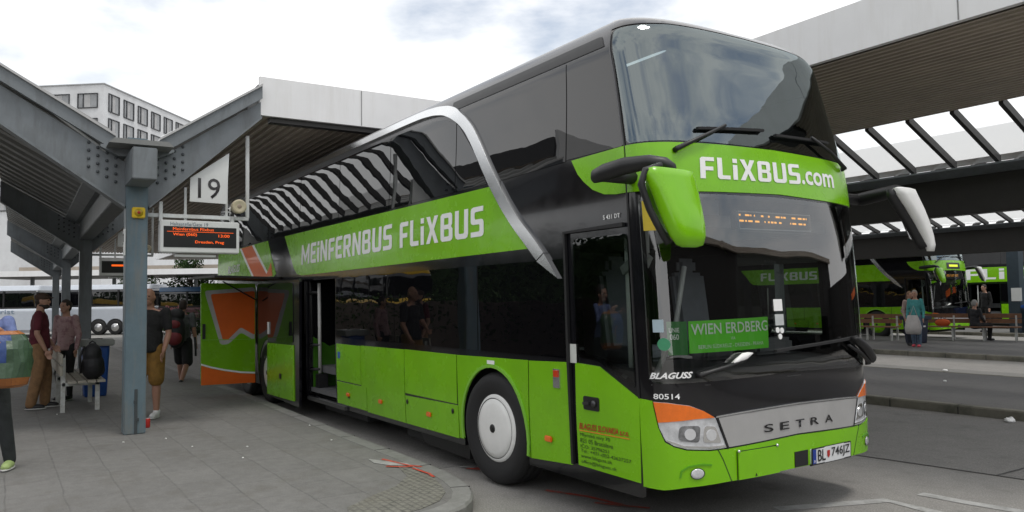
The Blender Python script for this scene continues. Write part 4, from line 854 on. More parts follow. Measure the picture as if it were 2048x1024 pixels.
# ------------------------------------------------------------------ what hangs at the gates
SIGNW = mat('white_sign_enamel', (.66, .67, .66), .45, var=.04); POLEW = mat('white_frame_paint', (.58, .60, .60), .45, var=.06, dirt=(.42, .42, .40), dscale=3)
def gate_set(x, num, lines, lab, dy=0.):
    made = set(bpy.data.objects)
    fr = empty('hanging_frame', (x, -2.9, 2.87)); tag(fr, lab[0], 'frame', 'sign frames under the gate canopy')
    def pm(mb, name, m, par=fr, **k):
        l = Vector(par.location) if par is fr else Vector(fr.location); mb.v = [tuple(Vector(v)-l) for v in mb.v]; return mb.build(name, m, par, **k)
    pm(MB().box((x, -2.33, 3.44), (.04, .045, 1.14)), 'upright', POLEW, bevel=.005); pm(MB().box((x, -2.95, 2.865), (.05, 1.27, .05)), 'crossbar', POLEW, bevel=.005)
    pm(MB().box((x-.02, -2.60, 3.3), (.03, .03, .86)), 'upright', POLEW); pm(MB().box((x-.02, -3.12, 3.0), (.03, .03, .5)), 'upright', POLEW)
    sg = empty('gate_sign', (x+.04, -2.85, 3.4)); tag(sg, lab[1], 'sign', 'numbered gate signs')
    pl_ = MB().prism([(-.23, -.34), (.235, -.35), (.265, .34), (-.225, -.03)], lambda a, b, d: Vector((d, a, b)), 0, .02).build('plate', SIGNW, sg)
    lettering('lettering', num, (.022, -.13, -.29), (0, .28, 0), (0, 0, .27), BLACK, pl_, .002)
    bd = empty('departure_board', (x+.05, -2.955, 2.59)); tag(bd, lab[2], 'display', 'departure boards at the gates')
    case = MB().box((0, 0, 0), (.16, .98, .42)).build('case', SIGNW, bd, .012)
    MB().box((.078, 0, -.005), (.012, .90, .27)).build('screen', mat('board_black', (.012, .012, .012), .35), bd)
    MB().box((-.02, -.47, .3), (.05, .04, .3)).build('bracket', POLEW, bd); MB().box((-.02, .42, .23), (.05, .04, .12)).build('bracket', POLEW, bd)
    if lines:
        X = .0865
        lettering('lettering', lines[0], (.0815, -.37, .14), (0, .46, 0), (0, 0, .045), mat('blue_grey_print', (.12, .16, .2), .5), case)
        lettering('lettering', lines[1], (X, -.34, .078), (0, .50, 0), (0, 0, .038), LEDO, bd)
        MB().box((X+.001, -.0, .062), (.002, .82, .005)).build('led_rule', LEDO, bd)
        lettering('lettering', lines[2], (X, -.34, .0), (0, .29, 0), (0, 0, .046), LEDO, bd, .008); lettering('lettering', lines[3], (X, .22, .0), (0, .14, 0), (0, 0, .038), LEDO, bd, .008)
        lettering('lettering', lines[4], (X, -.07, -.095), (0, .36, 0), (0, 0, .046), LEDO, bd, .008)
    else: MB().box((.086, -.1, .03), (.002, .3, .04)).build('led_row', LEDO, bd)
    MB().box((-.02, -.05, -.245), (.1, .5, .03)).build('lamp_strip', SIGNW, bd)
    sp = empty('horn_speaker', (x+.02, -2.46, 3.02)); tag(sp, lab[3], 'speaker', 'round loudspeakers at the gates')
    CRE = mat('cream_plastic', (.48, .43, .30), .5, dirt=(.40, .34, .22), dscale=6)
    MB().lathe([(.0, -.10), (.06, -.10), (.085, -.06), (.095, .05), (.095, .09), (.085, .10), (.06, .092), (0, .09)], (0, 0, 0), 'X', 24).build('drum', CRE, sp); MB().lathe([(0, .093), (.02, .097), (.03, .091)], (0, 0, 0), 'X', 12).build('badge', mat('tan_badge', (.3, .24, .18), .5), sp)
    if dy:
        for o in set(bpy.data.objects)-made:
            if o.parent is None: o.location.y += dy
    MB().tube([(0, -.10, .0), (0, -.105, -.12)], .008).build('bracket', POLEW, sp); MB().tube([(0, .10, 0), (0, .105, -.12)], .008).build('bracket', POLEW, sp)
gate_set(-7.05, '19', ('Haltestelle/Gate 19', 'Meinfernbus Flixbus', 'Wien (060)', '13:00', 'Dresden, Prag'), ('white metal sign frame hanging from the nearest canopy arm', 'white gate sign with the number 19', 'departure board showing Wien and Dresden, Prag in orange letters', 'cream round loudspeaker below the gate 19 sign'))
gate_set(-16.2, '20', None, ('white metal sign frame behind the nearest pillar, by gate 20', 'white gate sign with the number 20', 'departure board of gate 20 with one orange line, between the pillars', 'round loudspeaker beside the gate 20 sign'), .19)
cb = empty('call_box', (-6.92, -3.70, 2.87)); tag(cb, 'yellow emergency call box on top of the nearest pillar', 'call box')
YEL = mat('yellow_plastic', (.72, .50, .01), .4, var=.08); bx_ = MB().box((.02, 0, 0), (.05, .15, .135)).build('housing', YEL, cb, .01); MB().lathe([(0, .05), (.05, .05), (.05, .045)], (0, 0, -.0), 'X', 20).build('ring', mat('dark_yellow', (.45, .3, .01), .4), cb); MB().lathe([(0, .06), (.018, .06), (.018, .05)], (0, 0, 0), 'X', 14).build('button', RED, cb)
pn = empty('pillar_notice', (-6.95, -3.84, 2.5)); tag(pn, 'small pale notice fixed to the edge of the nearest pillar below the yellow box', 'notice'); MB().box((0, -.01, 0), (.05, .02, .33)).build('plate', SIGNW, pn); MB().box((.01, -.022, .05), (.03, .004, .1)).build('print', DARKST, pn)
bk = MB(); bk.tube([(-7.05, -5.0, 4.34), (-7.02, -4.05, 3.62)], .018, 8); tag(bk.build('fluorescent_tube', mat('white_tube', (.6, .62, .62), .4)), 'thin white tube lamp slanting along the left roof arm', 'lamp')

# ------------------------------------------------------------------ other coaches
SKIP = ('lettering', 'red_rule', 'notice_sticker', 'tyre_sticker', 'blue_sticker', 'yellow_sticker', 'white_sticker', 'round_sticker', 'luggage_door', 'raised_flap', 'gas_strut', 'number_plate', 'coat_of_arms', 'panel_screw', 'middle_door', 'door_partition', 'bay_flap', 'seat', 'orange_chevron', 'bumper_mark', 'pole_bracket')
def far_coach(x, y, label, hub=None):
    c = copy_tree(bus, None, SKIP); c.location = (x, y, 0); c['label'] = label
    for k in kids(c):
        if k.name.startswith('wheel') and hub:
            for h in kids(k):
                if h.name.startswith('hub_cap'): h.data = h.data.copy(); h.data.materials[0] = hub
    return c
fc1 = far_coach(-10.75, 23.9, 'green and black double decker coach with green hub caps standing beyond the bench', GREEN)
bb = [k for k in kids(fc1) if k.name.startswith('side_band')][0]
lt = block_word('lettering', 'FLiXBUS', ((-7.2, 2.30), (-4.4, 2.30), (-7.2, 2.64)), LETTER, bb, .010)
fc2 = far_coach(-6.5, 33.2, 'green double decker coach with white FLiXBUS letters standing behind the other at the far right')
bb2 = [k for k in kids(fc2) if k.name.startswith('side_band')][0]
block_word('lettering', 'FLiXBUS', ((-7.4, 2.25), (-2.4, 2.25), (-7.4, 2.72)), LETTER, bb2, .010)
pf = [k for k in kids(fc1) if k.name.startswith('front_band')][0]
ds = skin('number_display', rect(UF-.45, 2.56, UF+.45, 2.78), mat('display_black', (.012, .012, .014), .3), pf, .02, .01)
skin('led_row', rect(UF-.3, 2.63, UF+.3, 2.71), mat('yellow_led', (.1, .1, 0), .5, emit=(.8, .9, .05), estr=1.), ds, .026, .003)

def plain_coach(name, loc, rz, L, H, paint, label, wheels, glassm=SIDEG, text=None, roofm=None):
    """single-deck touring coach: x along its length, the seen side at y = -1.25"""
    root = empty(name, loc, rz); tag(root, label, 'coach', 'touring coaches parked in the background')
    prof = lambda z0, z1, w0, w1: [(-w0, z0), (w0, z0), (w1, z1), (-w1, z1)]
    def hull(z0, z1, w0, w1, nm, m, x0=0, x1=L, r=.25):
        b = MB(); rings = []
        for t in range(9):
            z = z0+(z1-z0)*t/8; w = w0+(w1-w0)*t/8
            rings.append([Vector((a, q, z)) for a, q in rnd([(x0, -w), (x1, -w), (x1, w), (x0, w)], r, 5)])
        return loft(rings).build(nm, m, root)
    hull(.30, H*.56, 1.25, 1.25, 'lower_body', paint); hull(H*.56, H*.90, 1.245, 1.20, 'window_band', glassm); hull(H*.90, H, 1.205, 1.05, 'roof', roofm or paint)
    for i in range(1, int(L/1.7)): MB().box((i*1.7, -1.235, H*.73), (.09, .03, H*.33)).build('window_post', SATIN, root)
    for wx in wheels:
        w = MB().lathe([(.25, 0), (.42, -.02), (.48, .0), (.5, .06), (.5, .25), (.3, .28)], (0, 0, 0), 'Y', 28).build('wheel', RUBBER, root); w.location = (wx, -1.27, .43); w.scale = (.84, 1, .84)
        MB().lathe([(0, -.08), (.08, -.08), (.12, -.04), (.24, -.03), (.27, .0)], (0, 0, 0), 'Y', 20).build('rim', mat('aluminium_rim', (.6, .6, .6), .3, metal=.8), w)
        b = MB(); q = arc_pts(0, .43, .50, .50, -20, 200, 14); b.prism([(p[0]+wx, p[1]) for p in q], lambda a, c, d: Vector((a, d, c)), -1.262, -1.0); b.build('wheel_arch', RUBBER, root)
    MB().box((L/2, -1.252, .38), (L-.6, .02, .14)).build('skirt', mat('grey_skirt', (.25, .25, .26), .5), root)
    MB().box((L*.45, -1.254, H*.42), (L*.55, .012, .012)).build('body_crease', mat('pale_grey_line', (.4, .4, .4), .5), root)
    if text:
        for tx, x, z, w_, h_, m in text: lettering('lettering', tx, (x, -1.262, z), (w_, 0, 0), (0, 0, h_), m, root, .01)
    return root
COACHW = mat('coach_white', (.56, .60, .66), .3, var=.04, coat=.4)
BLUEL = mat('faint_blue_print', (.2, .27, .36), .5)
AZ = math.atan2(7.12, 4.71)
plain_coach('touring_coach', (-52.0, -7.35, 0), AZ, 12, 2.86, COACHW, 'white touring coach with twin rear wheels, parked behind the row of pillars', (2.6, 9.1, 10.05), text=(('Tourist', 6.0, 1.35, .9, .22, BLUEL), ('050', 11.0, 1.5, .3, .16, BLUEL)))
plain_coach('touring_coach', (-52.06, -12.8, 0), AZ, 12, 2.8, COACHW, 'white touring coach at the very left edge, in front of the other white coach', (2.6, 9.1), text=(('+ Tourist', 8.6, 1.3, 2.2, .24, BLUEL),))
brick = paving('red_brick_print', (.075, .022, .026), (.16, .07, .075), .36, .16, .5)
plain_coach('touring_coach', (-45.2, 3.0, 0), AZ, 11, 2.66, brick, 'dark coach with brick pattern and pale red lettering, beyond the open luggage door', (2.2, 8.6), text=(('Berlin', .5, 1.28, 1.1, .34, mat('pale_red_print', (.30, .10, .11), .5)), ('Linien', .5, .84, 1.0, .34, MATS['pale_red_print'])), roofm=mat('dark_blue_paint', (.02, .07, .15), .3))
plain_coach('touring_coach', (-27.5, -12.6, 0), PI, 12, 3.2, mat('yellow_paint', (.60, .36, .01), .3, coat=.4), 'yellow touring coach behind the hedge, mirrored in the lower side windows', (2.4, 8.8))

# ------------------------------------------------------------------ foliage
def leafmat(name, c): return mat(name, c, .8, var=.35, scale=1.3, spec=.12)
LEAF = [leafmat('dark_leaves', (.030, .060, .018)), leafmat('mid_leaves', (.045, .085, .025))]
BARK = mat('grey_brown_bark', (.09, .07, .055), .9, var=.3)
def leaves(b, c, r, n, s, rr):
    for _ in range(n):
        while True:
            p = Vector((rr.uniform(-1, 1), rr.uniform(-1, 1), rr.uniform(-1, 1)))
            if .35 < p.length < 1: break
        q = Vector(c)+Vector((p.x*r[0], p.y*r[1], p.z*r[2])); u = Vector((rr.gauss(0, 1), rr.gauss(0, 1), rr.gauss(0, 1))).normalized(); w = u.orthogonal().normalized(); k = s*rr.uniform(.6, 1.4)
        b.add([q-u*k-w*k*.2, q-u*k*.1+w*k*.55, q+u*k, q-u*k*.1-w*k*.55], [(0, 1, 2, 3)])
def tree(x, y, h, label, seed, group, sp=.42, n=26, leaf=.16):
    rr = random.Random(seed); root = empty('tree', (x, y, 0)); tag(root, label, 'tree', group)
    t = MB(); t.tube([(0, 0, 0), (.05, 0, h*.25), (0, .05, h*.5), (.1, 0, h*.8)], [h*.028, h*.022, h*.016, h*.006], 10); b = MB()
    for i in range(n):
        a = rr.uniform(0, 2*PI); z = h*rr.uniform(.38, .95); d = h*sp*rr.uniform(.15, 1)*math.sin(PI*min(max((z/h-.22)/.86, .05), .97)); c = (d*math.cos(a), d*math.sin(a), z)
        t.tube([(0, 0, z*.72), (c[0]*.6, c[1]*.6, z*.9), c], [h*.009, h*.006, h*.003], 5); r = h*rr.uniform(.09, .16); leaves(b, c, (r, r, r*.75), 120, min(leaf, h*.017), rr)
    t.build('trunk', BARK, root); b.build('crown', LEAF[seed % 2], root); return root
TL = 'trees around the coach station'
for i, (x, y, h, l) in enumerate(((-64, 8, 5.6, 'tree top showing above the white far canopy, right of the nearest pillar'), (-62, 3.5, 4.4, 'low tree behind the white coaches'), (-70, 14, 5.0, 'tree behind the brick patterned coach'), (-6, -33, 11, 'tall tree mirrored in the front side windows of the coach'), (4, -36, 12, 'broad tree mirrored above the front door of the coach'), (-18, -37, 10, 'tree mirrored behind the jagged canopy'))): tree(x, y, h, l, 20+i, TL)
hg = MB(); rr = random.Random(5)
for i in range(76): leaves(hg, (-44+i*.60, -10.6, 1.0+rr.uniform(-.1, .25)), (.55, .5, 1.05), 120, .09, rr)
hr_ = empty('hedge', (0, 0, 0)); tag(hr_, 'clipped green hedge behind the platform, mirrored in the lower windows', 'hedge'); hg.build('foliage', LEAF[1], hr_); MB().box((-21.5, -10.6, .85), (45, .5, 1.6)).build('stems', BARK, hr_)
bs = MB(); rr = random.Random(8)
for i in range(5): leaves(bs, (0, i*.5, .7), (.6, .6, .8), 120, .09, rr)
bu = empty('shrub', (-40, 2.0, 0)); tag(bu, 'dark green shrub between the white coach and the brick patterned coach', 'shrub'); bs.build('foliage', LEAF[0], bu)

# ------------------------------------------------------------------ buildings
hotel = empty('hotel_building', (-96.31, 4.52, 0)); tag(hotel, 'pale grey office block with rows of square windows rising behind the canopy', 'building')
ex = Vector((math.cos(R(141)), math.sin(R(141)), 0)); fy = Vector((-ex.y, ex.x, 0))
CONC = mat('pale_concrete_render', (.66, .67, .68), .8, var=.08, scale=.4, dirt=(.55, .55, .56), dscale=.25)
H_ = 27.35; LX, LY = 34, 22
hb_ = MB().prism([(0, 0), (LX, 0), (LX, LY), (0, LY)], lambda a, b, d: ex*a+fy*b+Vector((0, 0, d)), 0, H_).build('wall', CONC, hotel)
MB().prism([(-.12, -.12), (LX+.12, -.12), (LX+.12, LY+.12), (-.12, LY+.12)], lambda a, b, d: ex*a+fy*b+Vector((0, 0, d)), H_, H_+.12).build('parapet', mat('grey_coping', (.36, .37, .38), .6), hotel)
FRD = mat('dark_window_frame', (.035, .037, .042), .5); CURT = mat('pale_curtain', (.42, .42, .42), .9, var=.2, scale=.9); WGL = mat('grey_window_pane', (.24, .25, .26), .08, var=.45, scale=.5, spec=.7)  # pane grey has the sky's reflection put into its base colour
def hwin(w, h):
    b = MB()
    for a, c, d, e in ((0, 0, w, .09), (0, h-.09, w, .09), (0, .09, .08, h-.18), (w-.08, .09, .08, h-.18), (w*.27, .09, .07, h-.18)): b.box((a+d/2, -.02, c+e/2), (d, .12, e))
    f = b.build('window', FRD, hotel); MB().add([(.1, .02, .1), (w-.1, .02, .1), (w-.1, .02, h-.1), (.1, .02, h-.1)], [(0, 1, 2, 3)]).build('pane', WGL, f)
    MB().add([(w*.32, .012, .12), (w*.62, .012, .12), (w*.62, .012, h-.12), (w*.32, .012, h-.12)], [(0, 1, 2, 3)]).build('curtain', CURT, f); return f
wa, wb = hwin(2.1, 2.2), hwin(2.5, 1.75); first = [True, True]
mA = Matrix((ex, fy, Vector((0, 0, 1)))).transposed().to_4x4(); mB_ = Matrix((-fy, ex, Vector((0, 0, 1)))).transposed().to_4x4()
def place(src, k, m, p):
    if first[k]: o = src; first[k] = False
    else: o = copy_tree(src, hotel)
    m = m.copy(); m.translation = p; o.matrix_local = m
for r_ in range(5):
    z = 24.3-r_*2.95
    for c in range(11): place(wa, 0, mA, ex*(.85+c*2.98)-fy*.05+Vector((0, 0, z)))
    for c in range(5): place(wb, 1, mB_, fy*(.7+c*3.5+2.5)-ex*.05+Vector((0, 0, z+.28)))
tw = empty('dark_backdrop', (-10, 46, 0)); tag(tw, 'dark brown backdrop added to shut out the bright sky behind the far coaches', 'building')  # added backdrop that keeps bright horizon sky out from under the far roofs
MB().box((0, 2, 2.6), (90, 4, 5.2)).build('wall', mat('dark_brown_cladding', (.035, .032, .03), .8), tw)
for i in range(8): MB().box((-14+i*4, -.03, 1.6), (2.6, .06, 2.2)).build('window', SIDEG, tw)
MB().box((12, -.2, 3.1), (9, .3, .5)).build('orange_band', ORANGE, tw)
far = empty('far_canopy', (-55.3, 11.5, .62)); far.rotation_euler = (0, 0, AZ); tag(far, 'low white edged canopy across the far end of the station behind the pillars', 'canopy', 'platform canopies')
MB().box((0, 0, 3.52), (46, .12, .42)).build('fascia', FASCIA, far); MB().box((0, 4.1, 3.42), (46, 8, .22)).build('roof', DARKST, far); MB().box((0, 7, 4.1), (46, .1, .5)).build('upper_fascia', RIB, far)
for i in range(7): MB().box((-20+i*6.6, 4, 1.7), (.22, .22, 3.3)).build('pillar', STEEL, far)

wb_ = MB(); rr = random.Random(9)
wb_.box((-50, -29, 2.6), (140, 2, 5.0))
for i in range(80): leaves(wb_, (-118+i*1.7, -27+rr.uniform(-1, 1), 3.2+rr.uniform(-.3, .9)), (1.5, 1.3, 3.3), 150, .26, rr)
wo = wb_.build('reflection_belt', LEAF[0]); tag(wo, 'unseen dense belt of bushes and low trees, added to darken the window reflections', 'trees', kind='stuff')  # unseen opaque belt, added so the coach windows mirror something dark
tb2 = empty('reflection_block', (29, 18, 0)); tag(tb2, 'unseen dark block added facing the front of the coach to darken its windscreen reflection', 'building')  # made-up dark block; its top sets the dark edge mirrored in the windscreen
MB().box((0, 0, 3.6), (8, 60, 7.2)).build('wall', MATS['dark_brown_cladding'], tb2); MB().box((-.2, 0, 7.4), (9, 61, .5)).build('roof_edge', RIB, tb2)
for i in range(9): MB().box((-4.03, -25+i*6, 1.7), (.06, 4.4, 2.4)).build('window', SIDEG, tb2)

# ------------------------------------------------------------------ street furniture
SLAT = mat('worn_cream_slats', (.40, .37, .31), .6, var=.15, dirt=(.22, .2, .16), dscale=6); LEGW = mat('pale_leg_paint', (.55, .56, .54), .5, dirt=(.35, .33, .3), dscale=7); WOOD = mat('brown_wood_slats', (.19, .09, .045), .6, var=.2)
def bench(loc, rz, L, slat, leg, label, seat=.45, legs=3, backs=True):
    b = empty('bench', loc, rz); tag(b, label, 'bench', 'benches on the platforms')
    s = MB()
    for i in range(4): s.box((L/2, -.20+i*.13, seat), (L, .11, .035))
    s.build('seat', slat, b)
    if backs:
        s = MB()
        for i in range(2): s.box((L/2, .33, seat+.18+i*.17), (L, .035, .14))
        s.build('backrest', slat, b)
    for i in range(legs):
        x = .15+(L-.3)*i/(legs-1); MB().box((x, -.16, seat/2-.01), (.05, .06, seat-.03)).build('leg', leg, b); q = MB(); q.box((x, .30, (seat+.36)/2), (.05, .06, seat+.36)); q.build('leg', leg, b); MB().box((x, .06, seat-.035), (.05, .5, .05)).build('leg_rail', leg, b)
    return b
# left bench (seen from its end) runs away from the camera along the pillars
bench((-9.62, -4.02, .12), R(180), 2.6, SLAT, LEGW, 'worn cream bench with pale legs by the second pillar, carrying a black backpack')
b2 = bench((-10.5, 20.6, .13), R(20), 2.9, WOOD, LEGW, 'long brown slatted bench on the far platform where a person in black sits', legs=4)
b3 = bench((-12.6, 19.5, .13), R(8), 1.9, WOOD, LEGW, 'shorter brown bench just behind the couple on the far platform', legs=3)
def bin_(loc, m, lidm, label, h=.85, w=.42):
    b = empty('litter_bin', loc); tag(b, label, 'bin', 'litter bins on the platforms')
    q = []
    for z, k in ((0, .8), (.04, .84), (h*.9, 1), (h, 1)): q.append([Vector((a*k, c*k, z)) for a, c in rnd([(-w/2, -w/2), (w/2, -w/2), (w/2, w/2), (-w/2, w/2)], .06)])
    loft(q).build('body', m, b); l = MB(); l.box((0, 0, h+.04), (w+.14, w+.14, .12)); l.build('lid', lidm, b, .02); MB().box((0, 0, h+.105), (w*.5, w*.5, .01)).build('slot', SATIN, b); MB().box((w/2+.005, 0, h*.7), (.01, .12, .05)).build('label_plate', LETTER, b); return b
BLUEB = mat('blue_bin_plastic', (.012, .07, .30), .45); LIDG = mat('grey_bin_lid', (.30, .31, .30), .5, dirt=(.2, .2, .19)); NAVY = mat('navy_bin', (.016, .022, .05), .5)
bin_((-11.9, -3.70, .12), BLUEB, LIDG, 'blue litter bin with a pale grey lid behind the bench with the backpack', .90, .42)
bin_((-9.7, 19.0, .13), NAVY, NAVY, 'dark navy bin in front of the long brown bench', .75, .55)
bin_((-9.6, 27.4, .13), BLUEB, BLUEB, 'bright blue bin by the far pillar at the right edge', .95, .8)
fp = empty('platform_pillar', (-10.35, 27.3, .13)); tag(fp, 'dark blue pillar with a white notice far right, before the FLiXBUS coach', 'pillar'); MB().box((0, 0, 1.95), (.42, .42, 3.9)).build('shaft', mat('dark_blue_steel', (.03, .045, .06), .5), fp, .01); MB().box((.1, -.225, 1.45), (.36, .02, .5)).build('notice', SIGNW, fp)

# ------------------------------------------------------------------ people: one continuous body each, clothing over it
SKIN = mat('fair_skin', (.42, .235, .165), .55, var=.06, scale=20); SKIN2 = mat('tanned_skin', (.36, .19, .13), .55, var=.06, scale=20)
def cloth(name, c, **k): return mat(name, c, .85, var=k.pop('var', .22), scale=k.pop('scale', 14), bump=1., bscale=11, **k)
def limb(b, pts, rs, n=12):
    for i in range(len(pts)-1):
        a, c = Vector(pts[i]), Vector(pts[i+1]); b.tube([a, c], [rs[i], rs[i+1]], n)
    for p, r in zip(pts, rs): b.ell(p, (r, r, r), n)
def melt(b, name, m, parent, vox, sm=4):
    o = b.build(name, m, None); md = o.modifiers.new('r', 'REMESH'); md.mode = 'VOXEL'; md.voxel_size = vox; md.use_smooth_shade = True
    s = o.modifiers.new('s', 'SMOOTH'); s.iterations = sm; s.factor = .5
    bpy.context.view_layer.update(); me = bpy.data.meshes.new_from_object(o.evaluated_get(bpy.context.evaluated_depsgraph_get())); old = o.data; o.modifiers.clear(); o.data = me; bpy.data.meshes.remove(old); me.materials.clear(); me.materials.append(m)
    for p in me.polygons: p.use_smooth = True
    o.name = name; o.parent = parent; return o
def person(loc, rz, label, h=1.75, skin_=SKIN, top=None, sleeve=1., legs=None, leglen=1., shoes=None, hair=None, hairkind='short', lf=(0, .10, 0), rf=(0, -.10, 0), larm=None, rarm=None, wide=1., headturn=0., hands=True, loose=.014, topl=.0, female=False, sit=False, beard=None, sole=None, knl=None, knr=None, pelvis=None):
    """local x forward, y to the person's left; positions in units of a 1.75 m figure"""
    root = empty('person', loc, rz); root.scale = (h/1.75,)*3; tag(root, label, 'person', 'people at the coach station')
    V = Vector; pz = .93 if pelvis is None else pelvis; dz = pz-.93
    sw_ = (.165 if female else .185)*wide; hipw = .095
    J = {}
    for s, k, f, kn in ((1, 'l', lf, knl), (-1, 'r', rf, knr)):
        hip = V((0, s*hipw, pz-.02)); ank = V((f[0]-.03, f[1], .085+f[2])); kne = V(kn) if kn else (hip+ank)/2+V((.035+abs(f[0])*.10, s*.012, .02))
        J[k] = (hip, kne, ank)
    A = {}
    for s, k, a in ((1, 'l', larm), (-1, 'r', rarm)):
        sh_ = V((0, s*sw_, 1.43+dz)); a = a or (V((-.03, s*(sw_+.055), 1.14+dz)), V((.05, s*(sw_+.06), .90+dz))); A[k] = (sh_, V(a[0]), V(a[1]))
    body = MB(); w = wide
    body.ell((0, 0, 1.27+dz), (.105*w, .150*w, .20), 14); body.ell((0, 0, 1.38+dz), (.088*w, .165*w, .10), 14); body.ell((.0, 0, 1.08+dz), (.098*w, .135*w, .16), 14); body.ell((-.01, 0, .93+dz), (.108*w, .155*w, .12), 14)
    hc = V((.03, 0, 1.635+dz)); q = Matrix.Rotation(headturn, 3, 'Z')
    limb(body, [(-.005, 0, 1.44+dz), (.012, 0, 1.56+dz)], [.062, .055])
    body.ell(hc, (.095, .074, .115), 16, q); H = lambda x, y, z: hc+q @ V((x, y, z))
    body.ell(H(.035, 0, -.075), (.052, .052, .045), 12); body.ell(H(.098, 0, -.018), (.018, .015, .026), 8); body.ell(H(.10, 0, -.03), (.014, .019, .012), 8)
    body.ell(H(.082, 0, -.065), (.016, .028, .010), 8); body.ell(H(.085, 0, .022), (.016, .045, .012), 8)
    for s in (1, -1): body.ell(H(0, s*.076, -.01), (.022, .012, .034), 8)
    for k in 'lr':
        hip, kn, an = J[k]; limb(body, [hip, hip*.5+kn*.5, kn, kn*.62+an*.38, an], [.088*w, .073*w, .055, .056, .037]); f = an+V((.07, 0, -.045)); body.ell(f, (.115, .042, .038), 12)
        s0, e0, w0 = A[k]; limb(body, [s0, s0*.5+e0*.5, e0, e0*.65+w0*.35, w0], [.055, .047, .038, .040, .027])
        d = (w0-e0).normalized(); s = 1 if k == 'l' else -1; fr = V((1, 0, 0))-d*d.x; fr = fr.normalized() if fr.length > .2 else V((0, 0, 1)); ou = d.cross(fr)
        body.ell(w0+d*.05, (.026, .026, .026), 8); body.ell(w0+d*.065+fr*.012, (.03, .022, .03), 8); body.ell(w0+d*.065-fr*.016, (.028, .02, .03), 8)
        for i, (o_, l_) in enumerate(((.030, .078), (.010, .088), (-.010, .082), (-.029, .064))):
            p0 = w0+d*.085+fr*o_; p1 = p0+d*l_*.5; p2 = p1+d*l_*.42+(-ou*s)*l_*.22; limb(body, [p0, p1, p2], [.0095, .0088, .0078], 7)
        t0 = w0+d*.04+fr*.028; limb(body, [t0, t0+d*.03+fr*.026, t0+d*.062+fr*.030], [.012, .0105, .009], 7)
    bo = melt(body, 'body', skin_, root, .0085, 3)
    for s in (1, -1):
        MB().ell(H(.087, s*.031, .005), (.007, .0115, .006), 8).build('eye', mat('dark_eye', (.03, .022, .018), .2), bo)
    MB().ell(H(.094, 0, -.066), (.006, .024, .0055), 8).build('lips', mat('lip', (.33, .13, .11), .5), bo)
    if top:
        b = MB(); g = .016
        b.ell((0, 0, 1.27+dz), (.112*w+g, .152*w+g, .19), 14); b.ell((0, 0, 1.375+dz), (.094*w+g, .158*w+g*.5, .10), 14); b.ell((0, 0, 1.10+dz), (.105*w+g, .140*w+g, .17), 14); b.tube([(0, 0, 1.2+dz), (0, 0, .92+dz-topl)], [.13*w, .150*w], 16)
        for v in range(len(b.v)):
            x, y, z = b.v[v]
        b.tube([(0, 0, 1.12+dz), (0, 0, .90+dz-topl)], [.125*w, .135*w], 14)
        for k in 'lr':
            s0, e0, w0 = A[k]
            if sleeve <= .5: pts, rs = [s0, s0.lerp(e0, sleeve*2*.85)], [.064, .059]
            else: pts, rs = [s0, e0, e0.lerp(w0, (sleeve-.5)*2)], [.062, .050, .038]
            limb(b, pts, rs)
        t = melt(b, 'shirt' if sleeve < 1 else 'jacket', top, root, .013, 4)
    if legs:
        b = MB(); b.ell((-.01, 0, .94+dz), (.118*w+.006, .160*w+.008, .10), 14); b.ell((-.01, 0, .90+dz), (.112*w+.01, .155*w+.008, .10), 14)
        for k in 'lr':
            hip, kn, an = J[k]
            if leglen >= 1: limb(b, [hip, (hip+kn)/2, kn, (kn+an)/2, an+V((0, 0, .0))], [.098*w, .080*w+loose, .060+loose, .054+loose, .044+loose])
            else: limb(b, [hip, hip.lerp(kn, leglen*1.6)], [.10*w, .078*w+loose])
        melt(b, 'trousers' if leglen >= 1 else 'shorts', legs, root, .013, 4)
    if shoes:
        for k in 'lr':
            an = J[k][2]; b = MB(); b.ell(an+V((.06, 0, -.042)), (.135, .050, .042), 12); b.ell(an+V((-.01, 0, -.005)), (.058, .046, .05), 12); b.ell(an+V((.13, 0, -.05)), (.06, .046, .034), 10); so_ = melt(b, 'shoe', shoes, root, .010, 2)
            if sole: c = MB(); c.ell(an+V((.065, 0, -.072)), (.15, .054, .016), 14); c.build('sole', sole, so_)
    if hair:
        b = MB(); c0 = H(-.012, 0, .022)
        b.ell(c0, (.098, .081, .105), 16, q); b.ell(H(-.035, 0, -.02), (.075, .078, .085), 14, q)
        if hairkind == 'long': b.ell(H(-.07, 0, -.10), (.05, .075, .12), 12, q)
        if hairkind == 'bun': b.ell(H(-.10, 0, .03), (.045, .045, .045), 10)
        if hairkind == 'cap':
            b = MB(); b.ell(H(-.005, 0, .055), (.108, .088, .075), 16, q); b.ell(H(.085, 0, .045), (.075, .066, .014), 12, q)
        cut = []
        o = melt(b, 'hair' if hairkind != 'cap' else 'cap', hair, root, .011, 2)
        if hairkind != 'cap':
            bm = bmesh.new(); bm.from_mesh(o.data); qi = q.inverted(); kill = [v for v in bm.verts if (lambda p: p.x > .052 and p.z < .055)(qi @ (v.co-hc))]; bmesh.ops.delete(bm, geom=kill, context='VERTS'); bm.to_mesh(o.data); bm.free()
        else:
            b = MB(); b.ell(H(-.035, 0, -.01), (.073, .078, .07), 12, q); melt(b, 'hair', mat('dark_brown_hair', (.03, .02, .015), .7), root, .011, 2)
    if beard:
        b = MB(); b.ell(H(.045, 0, -.085), (.055, .060, .045), 12, q); b.ell(H(.0, 0, -.07), (.06, .076, .03), 12, q); melt(b, 'beard', beard, root, .011, 2)
    return root
